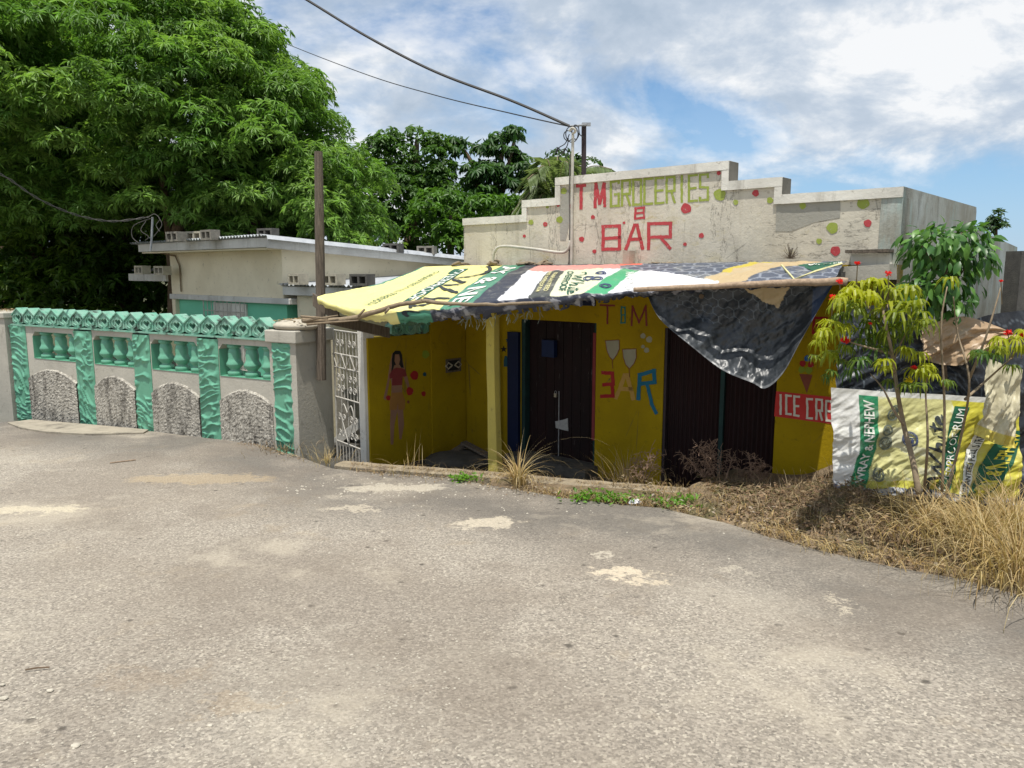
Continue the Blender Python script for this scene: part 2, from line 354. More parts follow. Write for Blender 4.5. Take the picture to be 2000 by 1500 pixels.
dk = m.math('MULTIPLY', m.ramp(e.outputs[0], .02, .6, 0, 1), m.ramp(m.noise(1.1, 5, .6, off=(5, 5, 0)), .35, .55, .35, .9))
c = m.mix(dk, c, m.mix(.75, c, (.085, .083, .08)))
spots = m.ramp(m.noise(5.5, 4, .6, off=(1, 2, 3)), .735, .76, 0, .8); dv = m.math('ADD', m.vor(2.1, 'F1', 'Distance', dim='2D'), m.math('ADD', m.math('MULTIPLY', m.noise(30, 3, .7), .10), m.math('MULTIPLY', m.noise(3.1, 2, .5, off=(8, 8, 8)), .08)))
c = m.mix(m.math('MULTIPLY', m.ramp(dv, .108, .140, .75, 0), m.ramp(m.noise(2.2, 2, .5), .48, .52, 0, 1)), c, (.055, .05, .045))
dv2 = m.math('ADD', m.vor(4.5, 'F1', 'Distance', (1, 1.3, 1), dim='2D'), m.math('MULTIPLY', m.noise(60, 3, .7), .10))
c = m.mix(m.math('MULTIPLY', m.ramp(dv2, .082, .10, .6, 0), m.ramp(m.noise(1.3, 2, .5, off=(4, 4, 4)), .50, .54, 0, 1)), c, (.08, .072, .062))
c = m.mix(m.ramp(m.noise(.42, 8, .68, off=(3, 9, 0)), .50, .56, 0, .38), c, m.mix(.8, c, (.14, .12, .10)))
c = m.mix(m.ramp(m.noise(.8, 9, .72, off=(13, 2, 0)), .56, .66, 0, .45), c, (.40, .37, .31))
k3 = m.math('ABSOLUTE', m.math('SUBTRACT', m.noise(.55, 9, .62, off=(7, 1, 0)), .5)); k3 = m.math('MULTIPLY', m.ramp(k3, 0, .0022, .75, 0), m.ramp(m.noise(.5, 3, .5, off=(1, 6, 0)), .50, .56, 0, 1))
c = m.mix(k3, c, (.06, .055, .05))
# worn limestone patches where the asphalt has broken away
dn = m.N.new('ShaderNodeVectorMath'); dn.operation = 'ADD'
nn = m.N.new('ShaderNodeTexNoise'); nn.inputs['Scale'].default_value = 7; nn.inputs['Detail'].default_value = 8; nn.inputs['Roughness'].default_value = .75; m.L.new(m.pos, nn.inputs[0])
sc = m.N.new('ShaderNodeVectorMath'); sc.operation = 'MULTIPLY_ADD'; m.L.new(nn.outputs['Color'], sc.inputs[0]); sc.inputs[1].default_value = (.62, .9, 0); sc.inputs[2].default_value = (-.31, -.45, 0)
m.L.new(m.pos, dn.inputs[0]); m.L.new(sc.outputs[0], dn.inputs[1])
for px, py, rx, ry, st, col in [(950, 1020, .30, .16, .9, (.50, .46, .38)), (1212, 1122, .21, .10, 1, (.56, .50, .40)), (1262, 1140, .16, .06, .9, (.54, .48, .38)), (50, 998, .55, .13, .85, (.52, .48, .38)), (770, 952, .6, .16, .7, (.50, .47, .40)),
                           (680, 995, .28, .08, .7, (.50, .46, .38)), (395, 935, .8, .25, .5, (.42, .34, .22)), (1660, 1190, .10, .04, .8, (.5, .46, .38)), (1640, 1172, .08, .03, .8, (.5, .46, .38)),
                           (480, 1375, .22, .08, .2, (.38, .28, .16)), (300, 1320, .3, .1, .16, (.36, .27, .17)), (1180, 1085, .05, .08, .8, (.5, .47, .4)), (1440, 1115, .12, .03, .7, (.5, .47, .4))]:
    p = R(px, py)
    a = m.N.new('ShaderNodeVectorMath'); a.operation = 'SUBTRACT'; m.L.new(dn.outputs[0], a.inputs[0]); a.inputs[1].default_value = (p.x, p.y, 0)
    b_ = m.N.new('ShaderNodeVectorMath'); b_.operation = 'MULTIPLY'; m.L.new(a.outputs[0], b_.inputs[0]); b_.inputs[1].default_value = (1/rx, 1/ry, 0)
    l_ = m.N.new('ShaderNodeVectorMath'); l_.operation = 'LENGTH'; m.L.new(b_.outputs[0], l_.inputs[0])
    c = m.mix(m.ramp(l_.outputs['Value'], .78, .98, st*.85, 0), c, m.mix(m.ramp(m.noise(40, 4, .7), .35, .65), col, tuple(q*.72 for q in col)))
m.color(c)
c = m.mix(1.0, c, (1.23, 1.175, 1.10), 'MULTIPLY'); m.color(c)
hh = m.math('ADD', m.math('MULTIPLY', m.vor(48), .8), m.noise(60, 6, .8)); m.bump(hh, .8, .012)
M['road'] = m.m
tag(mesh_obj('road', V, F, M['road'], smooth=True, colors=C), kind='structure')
# lower ground reaching the horizon
M['soil'] = simple('dry soil', (.24, .18, .115), (.15, .11, .07), 7, .95, .8, 40, .03, dirt_or_glare=(.10, .09, .04), dirt_lo=.5)
b = B(); n = 40
g = B(); GX = [-2500, -400, -120, -40, -20, -10, 0, 10, 20, 40, 120, 400, 2500]; GY = [-2500, -400, -60, 6.0, 9, 14, 20, 30, 60, 200, 2500]
for x in GX:
    for y in GY: g.V.append(Vector((x, y, -3.2 if y < 8 else -1.1)))
for i in range(len(GX)-1):
    for j in range(len(GY)-1): a = i*len(GY)+j; g.F.append((a, a+len(GY), a+len(GY)+1, a+1))
M['yard'] = simple('overgrown yard', (.045, .060, .022), (.085, .075, .04), 1.5, .95, .6, 20, .05)
tag(g.build('ground', M['yard']), kind='structure')
# ------------------------------------------------------------------ facade frame (the shop)
FA = Frame((.91, 8.6), (.755, -.656)); fh = FA.hit
SD = Frame(FA.p(fh(1763, 400)[0], 0).xy, (.656, .755))    # right-hand side wall
tR = fh(1763, 400)[0]; tL = fh(905, 500)[0]
FLOOR = -.62
shop = thing('shop_building', 'yellow shop and bar with white stepped parapet, painted lettering and polka dots', 'shop', FA.p(0, FLOOR))
# lower facade with the two door openings
d1a, d1b = fh(1018, 700)[0], fh(1164, 700)[0]; d1t = fh(1164, 631)[1]
d2a, d2b = fh(1297, 700)[0], fh(1512, 850)[0]; d2t = fh(1297, 640)[1]
ZS = fh(1160, 520)[1]      # line where parapet starts
poly = [(tL, -1.2), (tL, ZS), (tR, ZS), (tR, -1.2), (d2b, -1.2), (d2b, d2t), (d2a, d2t), (d2a, -1.2), (d1b, -1.2), (d1b, d1t), (d1a, d1t), (d1a, -1.2)]
B().prism(poly, FA, -.16, 0).build('front_wall', M['yellow'], shop)
zs = [fh(1020, 425)[1]-.0, 0, 0]
zA = fh(950, 424)[1]; zB = fh(1050, 389)[1]; zC = fh(1280, 328)[1]; zD = fh(1533, 345)[1]; zE = fh(1650, 372)[1]
tA = fh(1020, 420)[0]; tB = fh(1085, 370)[0]; tC = fh(1424, 330)[0]; tD = fh(1528, 360)[0]
step = [(tL, zA, tA), (tA, zB, tB), (tB, zC, tC), (tC, zD, tD), (tD, zE, tR)]
cp = .085
pol = [(tL, ZS+.001)]
for a, z, b2 in step: pol += [(a, z-cp), (b2, z-cp)]
pol += [(tR, ZS+.001)]
B().prism(pol, FA, -.17, -.012).build('parapet', M['parapet'], shop)
for i, (a, z, b2) in enumerate(step):
    bb = B(); n = 14
    for k in range(n):
        t0, t1 = a+(b2-a)*k/n, a+(b2-a)*(k+1)/n; j0, j1 = .006*fbm(t0*5, i), .006*fbm(t1*5, i)
        P = [FA.p(t0, z-cp, -.19), FA.p(t1, z-cp, -.19), FA.p(t1, z-cp, .012+j1), FA.p(t0, z-cp, .012+j0), FA.p(t0, z+j0, -.19), FA.p(t1, z+j1, -.19), FA.p(t1, z+j1, .012), FA.p(t0, z+j0, .012)]
        bb.hexa(P)
    bb.build('coping', M['coping'], shop)
# vertical ends of the steps
for t, z0, z1, s in ((tA, zA, zB, -1), (tB, zB, zC, -1), (tC, zD, zC, 1), (tD, zE, zD, 1)):
    B().fbox(FA, min(t, t+s*-.07), max(t, t-s*.07), z0-cp+.002, z1-cp-.002, -.193, .010).build('coping', M['coping'], shop)
    if s > 0: B().fbox(FA, t+.001, t+.006, z0+.004, z1-.004, -.19, -.0).build('dirty_step_end', M['mould_end'], shop)
# paint patch areas that stay grey and flat
M['greyrender'] = plaster('smooth grey render', (.34, .33, .29), (.30, .29, .25), (.22, .2, .16), cracks=False, streaks=.64)
def fquad(pts, off=0.0): return [fh(*p) for p in pts]
def panel(parent, name, pts, m, o0, o1, fr=FA):
    return B().prism([fr.hit(*p) for p in pts], fr, o0, o1).build(name, m, parent)
panel(shop, 'grey_render_patch', [(1516, 388), (1625, 380), (1640, 384), (1640, 425), (1590, 434), (1545, 452), (1514, 452)], M['greyrender'], -.011, -.009)
panel(shop, 'grey_render_patch', [(1092, 372), (1110, 370), (1112, 430), (1104, 470), (1093, 470)], M['greyrender'], -.011, -.0095)
# unseen roof slab added to block light, then back and side walls
B().fbox(FA, tL+.02, tR-.19, ZS-.18, ZS-.05, -5.4, -.171).build('roof_light_block', M['conc'], shop)
m = MB('streaked side wall', .9, .2)
c = m.mix(m.ramp(m.noise(1.6, 5), .35, .65), (.34, .34, .29), (.44, .47, .44))
c = m.mix(m.ramp(m.noise(1.2, 9, .72, (1.0, 1.0, .55), (1, 4, 0), .6), .42, .62, 0, .7), c, (.20, .175, .125))
c = m.mix(m.ramp(m.noise(1.8, 9, .78, (1.6, 1.6, .35), (8, 4, 0), .5), .54, .70, 0, .7), c, (.10, .09, .07))
c = m.mix(m.ramp(m.noise(1.4, 6, .7, (1.3, 1.3, .4), (8, 9, 5)), .54, .68, 0, .7), c, (.36, .52, .50)); m.color(c); m.bump(m.noise(30, 7, .7), .5, .01); M['sidewall'] = m.m
sh = SD.hit
s1 = sh(1905, 440)[0]; s2 = sh(1987, 520)[0]
zS0 = sh(1772, 366)[1]; zS1 = sh(1903, 405)[1]
B().prism([(0, -1.2), (0, zS0), (s1-.03, zS1+.01), (s1, zS1-.04), (s1, -1.2)], SD, -.17, 0).build('side_wall', M['sidewall'], shop)
zt = sh(1940, 452)[1]
B().prism([(s1+.002, -1.2), (s1+.002, sh(1907, 445)[1]), (s2, sh(1985, 482)[1]), (s2, -1.2)], SD, -.17, -.02).build('rear_wall', M['sidewall'], shop)
B().fbox(FA, tL, tL+.17, -1.2, zA-.12, -5.4, -.171).build('side_wall', M['cream'], shop)
B().fbox(FA, tL, tR-.18, -1.2, ZS-.06, -5.6, -5.41).build('rear_wall', M['cream'], shop)
# raised small ledges on the right above the yellow wall
panel(shop, 'window_hood', [(1662, 489), (1746, 487), (1746, 493), (1662, 495)], M['wood_grey'], .0, .16)
panel(shop, 'plaster_band', [(1665, 496), (1742, 494), (1742, 518), (1665, 518)], M['coping'], .001, .05)
panel(shop, 'window_hood', [(1640, 522), (1752, 516), (1752, 546), (1640, 550)], M['wallgrey'], .002, .22)
# ---- letters drawn as brush strokes
def ribbon(P, wd, closed=False):
    P = [Vector((p[0], p[1])) for p in P]; Lf = []; Rt = []
    n = len(P)
    for i in range(n):
        a = P[max(i-1, 0)]; c_ = P[min(i+1, n-1)]; t = (c_-a)
        t = t.normalized() if t.length > 0 else Vector((1, 0)); nn_ = Vector((-t.y, t.x))
        k = 1
        if 0 < i < n-1:
            t0 = (P[i]-P[i-1]).normalized(); k = min(1.6, 1/max(.55, abs(t0.dot(t))))
        ww = (wd[i] if isinstance(wd, (list, tuple)) else wd)*k/2
        Lf.append(P[i]+nn_*ww); Rt.append(P[i]-nn_*ww)
    return Lf, Rt
def dense(P, step_):
    out = []
    for a, b_ in zip(P[:-1], P[1:]):
        L_ = math.hypot(b_[0]-a[0], b_[1]-a[1]); n = max(1, int(L_/step_))
        for k in range(n): out.append((a[0]+(b_[0]-a[0])*k/n, a[1]+(b_[1]-a[1])*k/n))
    out.append(P[-1]); return out
LET = {'T': [[(0, 1), (1, 1)], [(.5, 1), (.5, 0)]], 'M': [[(0, 0), (.05, 1), (.5, .15), (.95, 1), (1, 0)]], 'G': [[(1, .93), (1, 1), (0, 1), (0, 0), (1, 0), (1, .48), (.55, .48)]],
       'R': [[(0, 0), (0, 1), (1, 1), (1, .45), (0, .45)], [(.55, .45), (1, 0)]], 'O': [[(0, 0), (0, 1), (1, 1), (1, 0), (0, 0)]], 'C': [[(1, 1), (0, 1), (0, 0), (1, 0)]],
       'E': [[(1, 1), (0, 1), (0, 0), (1, 0)], [(0, .5), (.85, .5)]], 'I': [[(.5, 0), (.5, 1)]], 'S': [[(1, .9), (1, 1), (0, 1), (0, .52), (1, .48), (1, 0), (0, 0), (0, .1)]],
       'B': [[(0, 0), (0, 1), (1, 1), (1, 0), (0, 0)], [(0, .46), (1, .5)]], 'A': [[(0, 0), (.45, 1), (.6, 1), (1, 0)], [(.25, .4), (.85, .4)]],
       '&': [[(1, .95), (.1, 1), (.1, .5), (.9, .52)], [(.1, .5), (.0, 0), (1, .02), (1, .3), (1, 1)]], 'W': [[(0, 1), (.25, 0), (.5, .8), (.75, 0), (1, 1)]]}
def ptxt(parent, name, mat_, items, off0, wd, wob=.6, fr=FA):
    """items: (letter, quad px [bl, br, tl, tr]); every stroke a ribbon on the wall"""
    layer = 0
    for ch, (bl, br, tl, tr) in items:
        bb = B()
        for si, st in enumerate(LET[ch]):
            P = []
            for u, v in st:
                x = (bl[0]*(1-u)+br[0]*u)*(1-v)+(tl[0]*(1-u)+tr[0]*u)*v; y = (bl[1]*(1-u)+br[1]*u)*(1-v)+(tl[1]*(1-u)+tr[1]*u)*v
                P.append((x, y))
            bb2 = stroke_on(bb, P, wd, off0+.0006*si, wob, fr)
        bb.build(name, mat_, parent)
def stroke_on(bb, P, wd, off, wob=.5, fr=FA):
    for a, b_ in zip(P[:-1], P[1:]):
        # extend ends by half a width so corners close
        dx, dy = b_[0]-a[0], b_[1]-a[1]; L_ = math.hypot(dx, dy) or 1; e_ = wd*.48
        a2 = (a[0]-dx/L_*e_, a[1]-dy/L_*e_); b3 = (b_[0]+dx/L_*e_, b_[1]+dy/L_*e_)
        D = dense([a2, b3], 3.0); D = [(x+.9*nz(x*.11, y*.11, 3), y+.9*nz(x*.11, y*.11, 9)) for x, y in D]; wds = [wd*(1+.30*wob*nz(x*.35, y*.35, off*999)) for x, y in D]
        Lf, Rt = ribbon(D, wds); V_ = []; F_ = []
        for p, q in zip(Lf, Rt):
            t, z = fr.hit(p.x, p.y); V_.append(fr.p(t, z, off)); t, z = fr.hit(q.x, q.y); V_.append(fr.p(t, z, off))
        off += .0003
        for i in range(len(D)-1): F_.append((2*i, 2*i+1, 2*i+3, 2*i+2))
        bb.add(V_, F_)
    return off
PO = -.0095
def row(word, x0, x1, yt0, yt1, yb0, yb1, gap=.22):
    out = []; n = len(word); wd_ = (x1-x0)/n
    for i, ch in enumerate(word):
        a = x0+wd_*(i+gap/2); c_ = x0+wd_*(i+1-gap/2)
        if ch == 'I': a, c_ = x0+wd_*(i+.3), x0+wd_*(i+.7)
        f = lambda x, y0, y1: y0+(y1-y0)*(x-x0)/(x1-x0)
        out.append((ch, ((a, f(a, yb0, yb1)), (c_, f(c_, yb0, yb1)), (a, f(a, yt0, yt1)), (c_, f(c_, yt0, yt1)))))
    return out
ptxt(shop, 'lettering', M['p_olive'], row('GROCERIES', 1189, 1385, 355, 340, 403, 390, .3), PO, 4.6)
ptxt(shop, 'lettering', M['p_red'], [('T', ((1127, 406), (1141, 406), (1127, 363), (1141, 362))), ('M', ((1161, 404), (1180, 402), (1162, 360), (1180, 359)))], PO, 6.2)
ptxt(shop, 'lettering', M['p_red'], [('E', ((1240, 427), (1257, 425), (1240, 407), (1257, 405)))], PO, 4.4)
bb = B(); stroke_on(bb, [(1257, 406), (1257, 426)], 3, PO+.001); bb.build('lettering', M['p_red'], shop)
ptxt(shop, 'lettering', M['p_red'], [('B', ((1177, 487), (1209, 486), (1177, 443), (1209, 441))), ('A', ((1222, 486), (1254, 485), (1224, 440), (1256, 439))), ('R', ((1266, 485), (1307, 484), (1266, 437), (1309, 436)))], PO, 6.4)
def dot(parent, px, py, r, mat_, fr=FA, off=PO, name='painted_dot', sq=1.0, ring=None):
    P = []
    for k in range(30):
        a = 2*math.pi*k/30; rr = r*(1+.05*math.sin(3*a+px)+.04*math.sin(5*a+py)); P.append(fr.hit(px+rr*sq*math.cos(a), py+rr*math.sin(a)))
    return B().prism(P, fr, off-.0015, off).build(name, mat_, parent)
for px, py, r, k in [(1339, 407, 10, 'r'), (1405, 380, 11.5, 'o'), (1436, 395, 5, 'o'), (1475, 377, 6.5, 'r'), (1497, 362, 5, 'o'), (1503, 391, 6, 'o'), (1403, 338, 4, 'r'), (1157, 424, 4, 'r'), (1135, 467, 5, 'r'), (1160, 491, 4, 'r'),
                     (1114, 403, 4, 'r'), (1089, 401, 3, 'r'), (1064, 438, 4.5, 'r'), (1023, 461, 3, 'r'), (1036, 434, 5, 'o'), (1068, 404, 3, 'o'), (1100, 373, 6, 'o'), (1092, 429, 6.5, 'o'), (1369, 460, 5, 'r'), (1337, 477, 3.5, 'r'), (1218, 435, 2.6, 'r'),
                     (1567, 402, 6.5, 'o'), (1685, 396, 12, 'o'), (1625, 445, 11, 'o'), (1599, 471, 5.5, 'o'), (1631, 490, 9.5, 'r'), (1694, 436, 7.5, 'r'), (1751, 393, 8, 'r')]:
    dot(shop, px, py, r, M['p_red'] if k == 'r' else M['p_olive'], off=PO+.0012)
# lower wall painting
LO = .0025
ptxt(shop, 'lettering', M['p_tred'], [('T', ((1173, 631), (1200, 632), (1173, 596), (1200, 597))), ('M', ((1234, 635), (1263, 635), (1234, 598), (1263, 598)))], LO, 3.6)
ptxt(shop, 'lettering', M['p_teal'], [('&', ((1213, 631), (1221, 631), (1213, 599), (1221, 600)))], LO, 2.6)
bb = B(); stroke_on(bb, [(1178, 728), (1196, 729), (1198, 750), (1180, 751)], 7, LO); stroke_on(bb, [(1196, 751), (1197, 773), (1176, 774)], 7, LO+.002); bb.build('lettering', M['p_red2'], shop)
ptxt(shop, 'lettering', M['p_tan'], [('A', ((1204, 776), (1237, 778), (1206, 734), (1238, 733)))], LO, 8)
bb = B(); stroke_on(bb, [(1247, 778), (1250, 732), (1278, 724), (1279, 746), (1252, 750)], 7.5, LO+.003)
stroke_on(bb, [(1264, 750), (1270, 772), (1274, 790), (1282, 806)], 6.5, LO+.005); bb.build('lettering', M['p_blue'], shop)
bb = B(); stroke_on(bb, [(1308, 617), (1299, 618), (1299, 631), (1308, 632)], 3, LO); bb.build('lettering', M['p_teal'], shop)
for gx, gy in ((1197, 664), (1230, 681)):
    panel(shop, 'painted_glass', [(gx-14, gy+2), (gx+13, gy), (gx+13, gy+18), (gx+8, gy+30), (gx, gy+38), (gx-8, gy+30), (gx-12, gy+18)], M['p_glass'], LO-.002, LO+.002)
    bb = B(); stroke_on(bb, [(gx-14, gy+2), (gx-12, gy+18), (gx-6, gy+33), (gx, gy+40), (gx+8, gy+30), (gx+13, gy+18), (gx+13, gy), (gx-14, gy+1)], 1.2, LO+.003); stroke_on(bb, [(gx, gy+40), (gx, gy+55)], 1.2, LO+.003); bb.build('glass_outline', M['p_brown'], shop)
for px, py, r in ((1256, 656, 5), (1268, 663, 6), (1263, 684, 5), (1256, 677, 3.5)): dot(shop, px, py, r, M['p_glass'], off=LO, name='flaked_paint')
panel(shop, 'red_band', [(1516, 764), (1660, 779), (1660, 833), (1512, 813)], M['p_band'], 0, LO)
ptxt(shop, 'lettering', M['p_white'], [('I', ((1521, 808), (1529, 808), (1521, 771), (1529, 772))), ('C', ((1536, 808), (1545, 809), (1536, 772), (1545, 773))), ('E', ((1552, 811), (1560, 812), (1552, 774), (1561, 775))),
     ('C', ((1577, 816), (1586, 817), (1577, 779), (1586, 780))), ('R', ((1595, 818), (1606, 820), (1595, 780), (1606, 781))), ('E', ((1614, 821), (1623, 822), (1614, 783), (1623, 784))),
     ('A', ((1630, 824), (1642, 825), (1630, 786), (1642, 787)))], LO+.003, 4.2)
ptxt(shop, 'lettering', M['p_red2'], [('E', ((1588, 650), (1612, 652), (1590, 620), (1614, 622)))], LO, 5)
panel(shop, 'painted_cone', [(1561, 730), (1587, 732), (1576, 768)], M['p_brown'], 0, LO)
for px, py, r, k in ((1566, 722, 6.5, 'p_lime'), (1580, 723, 7, 'p_lime'), (1568, 710, 6, 'p_red2'), (1577, 700, 6, 'p_bluedot'), (1584, 712, 6, 'p_red2'), (1586, 697, 5, 'p_red2')): dot(shop, px, py, r, M[k], off=LO+.001+rnd.random()*.002, name='painted_scoop')
# door 1: boards, padlock, paper, blue box
def door_boards(parent, name, t0, t1, z0, z1, o, mat_, n):
    bb = B(); w_ = (t1-t0)/n
    for i in range(n): bb.fbox(FA, t0+w_*i+.003, t0+w_*(i+1)-.003, z0, z1, o-.03, o+.004*rnd.random())
    bb.fbox(FA, t0, t1, z0, z1, o-.05, o-.031); return bb.build(name, mat_, parent)
door = door_boards(shop, 'door', d1a+.06, d1b-.01, FLOOR+.12, d1t-.01, -.09, M['door'], 8)
def fp(px, py, off): t, z = fh(px, py, off); return FA.p(t, z, off)
bb = B(); p = fp(1085, 772, -.06); bb.box(p, (.035, .02, .045), -.7); bb.build('padlock', M['brass'], door)
bb = B(); pts = [p+Vector((-.011, .0, .02)), p+Vector((-.011, 0, .045)), p+Vector((0, 0, .055)), p+Vector((.011, 0, .045)), p+Vector((.011, 0, .02))]; bb.tube(pts, .003, 5); bb.build('shackle', M['galv'], door)
bb = B().prism([fh(1084, 823, -.07), fh(1100, 820, -.07), fh(1108, 817, -.07), fh(1109, 842, -.07), fh(1100, 840, -.07), fh(1085, 836, -.07)], FA, -.084, -.074); bb.build('torn_notice', M['paper'], door)
bb = B().fbox(FA, fh(1056, 660)[0], fh(1080, 660)[0], fh(1060, 697)[1], fh(1060, 664)[1], -.084, -.02); bb.build('blue_box', M['bluebox'], door)
bb = B().fbox(FA, fh(1083.5, 700)[0], fh(1085, 700)[0], fh(1080, 905)[1], fh(1080, 765)[1], -.084, -.079); bb.build('door_gap_strip', M['galv'], door)
bb = B().fbox(FA, d1a, d1a+.055, FLOOR+.12, d1t-.002, -.10, -.01); bb.build('door_frame', M['darkgreen'], shop); bb = B(); bb.fbox(FA, d1b-.03, d1b-.002, FLOOR+.12, d1t-.002, -.085, -.01); bb.build('door_frame', M['darkgreen'], shop)
B().fbox(FA, fh(1158, 700)[0], fh(1163.5, 700)[0], fh(1160, 860)[1], fh(1160, 650)[1], -.012, .004).build('red_trim', M['p_tred'], shop)
B().fbox(FA, d1a-.05, d1b+.05, FLOOR, FLOOR+.12, -.15, .25).build('door_step', M['block_dark'], shop)
# blue open leaf left of door 1
bl = B().fbox(FA, fh(996, 700)[0], fh(1017, 700)[0], fh(1005, 880)[1], fh(1005, 648)[1], .003, .05); bl.build('blue_shutter', M['blue'], shop)
# painted star, fish, bottle
def star(px, py, r):
    return [(px+(r if k % 2 == 0 else r*.42)*math.sin(k*math.pi/5), py-(r if k % 2 == 0 else r*.42)*math.cos(k*math.pi/5)) for k in range(10)]
panel(shop, 'painted_star', star(984, 682, 7), M['p_black'], 0, LO)
panel(shop, 'painted_star', star(992, 664, 5), M['p_navy'], 0, LO+.001)
panel(shop, 'painted_bottle', [(985, 700), (986, 695), (990, 695), (991, 700), (994, 704), (994, 716), (984, 716), (984, 704)], M['p_navy'], 0, LO)
# double door 2, corrugated sheet
g2 = B(); n = 120; t0, t1 = d2a+.03, d2b-.01
for i in range(n+1):
    t = t0+(t1-t0)*i/n; o = -.07+.010*math.sin(i*1.25)
    g2.V += [FA.p(t, FLOOR+.05, o), FA.p(t, d2t-.005, o)]
for i in range(n): g2.F.append((2*i, 2*i+2, 2*i+3, 2*i+1))
sd2 = g2.build('sheet_door', M['shutterdoor'], shop)
tm = fh(1408, 760)[0]
B().fbox(FA, tm-.022, tm+.022, FLOOR+.05, d2t-.006, -.058, -.03).build('centre_post', M['darkgreen'], sd2)
B().fbox(FA, d2a, d2a+.03, FLOOR+.05, d2t-.002, -.09, -.01).build('door_frame', M['steel'], shop)
B().fbox(FA, fh(1405, 640)[0], fh(1560, 620)[0], fh(1405, 600)[1], fh(1405, 560)[1], .001, .004).build('blue_band', M['blue'], shop)
B().fbox(FA, fh(1075, 590)[0], fh(1164, 590)[0], fh(1120, 596)[1], fh(1120, 584)[1], .001, .01).build('louvre_strip', M['blue'], shop)
# vertical pipe beside the post
bb = B(); bb.tube([fp(977, 880, .05), fp(972, 560, .05)], .016, 8); bb.build('drain_pipe', M['yellow_post'], shop)
# boundary/side wall with the painted woman; perpendicular to facade
WF = Frame(FA.p(tL+.02, 0).xy, tuple((-FA.n).xy)); wh = WF.hit
tw0 = wh(722, 800)[0]; tw1 = wh(842, 800)[0]
yw = thing('yellow_side_wall', 'yellow wall beside the gate with painted woman in red top and tan shorts', 'wall', WF.p(tw0, FLOOR))
ztop = wh(780, 656)[1]
B().fbox(WF, tw0, tw1, -1.2, ztop, -.15, 0).build('wall_panel', M['yellow'], yw)
B().fbox(WF, tw1+.002, -.02, -1.2, fh(905, 540)[1]+.05, -.15, .02).build('wall_panel', M['yellow'], yw)
WO = .002
def wpan(name, pts, mk, off=WO, par=yw): return panel(par, name, pts, M[mk], 0, off, WF)
fig = wpan('painted_woman', [(766, 690), (784, 690), (788, 712), (796, 738), (800, 757), (797, 762), (793, 750), (786, 730), (785, 757), (787, 800), (789, 830), (784, 858), (780, 858), (778, 830), (776, 802), (770, 830), (768, 868), (763, 868), (762, 830), (763, 790), (765, 752), (762, 735), (757, 765), (753, 782), (749, 778), (757, 742), (761, 712)], 'p_skin')
panel(fig, 'painted_hair', [(767, 690), (772, 685), (781, 685), (785, 693), (786, 707), (788, 718), (783, 718), (780, 712), (770, 713), (766, 725), (762, 738), (765, 716), (765, 702)], M['p_black'], 0, WO+.002, WF)
panel(fig, 'painted_face', [(771, 692), (779, 692), (781, 702), (778, 715), (774, 715), (770, 705)], M['p_skin'], 0, WO+.003, WF)
panel(fig, 'painted_top', [(766, 722), (774, 718), (784, 719), (791, 722), (794, 734), (789, 736), (786, 735), (785, 752), (765, 753), (766, 738), (761, 740), (760, 732)], M['p_tred'], 0, WO+.0035, WF)
panel(fig, 'painted_shorts', [(765, 767), (785, 766), (791, 782), (790, 800), (778, 800), (777, 785), (774, 800), (761, 801), (761, 785)], M['p_short'], 0, WO+.003, WF)
for px, py, r, k in ((809, 733, 9, 'p_red2'), (800, 764, 8, 'p_red2'), (827, 769, 5, 'p_red2'), (758, 777, 5, 'p_red2'), (829, 731, 4, 'p_navy'), (831, 692, 8, 'p_lime'), (797, 785, 3, 'p_brown')): dot(yw, px, py, r, M[k], WF, WO+.002, sq=.85)
tv = wh(868, 712)[0]; tv2 = wh(897, 712)[0]; zv0 = wh(882, 726)[1]; zv1 = wh(882, 700)[1]
vb = B(); fw_ = .02
vb.fbox(WF, tv, tv2, zv0, zv0+fw_, .021, .035); vb.fbox(WF, tv, tv2, zv1-fw_, zv1, .021, .035); vb.fbox(WF, tv, tv+.03, zv0+fw_, zv1-fw_, .021, .034); vb.fbox(WF, tv2-.03, tv2, zv0+fw_, zv1-fw_, .021, .034)
vbo = vb.build('vent_block', M['wood_grey'], yw)
B().fbox(WF, tv+.03, tv2-.03, zv0+fw_, zv1-fw_, .021, .023).build('vent_dark_plate', M['p_black'], vbo)  # black plate imitating the darkness of a hole; the wall behind is solid
bb = B(); c0 = (tv+tv2)/2; zc = (zv0+zv1)/2
for s in (-1, 1): bb.tube([WF.p(c0+s*.02, zc, .028), WF.p(c0+s*.09, zc+.04, .028), WF.p(c0+s*.14, zc, .028), WF.p(c0+s*.09, zc-.04, .028), WF.p(c0+s*.02, zc, .028)], .010, 5)
bb.build('vent_tracery', M['block_pale'], vbo)
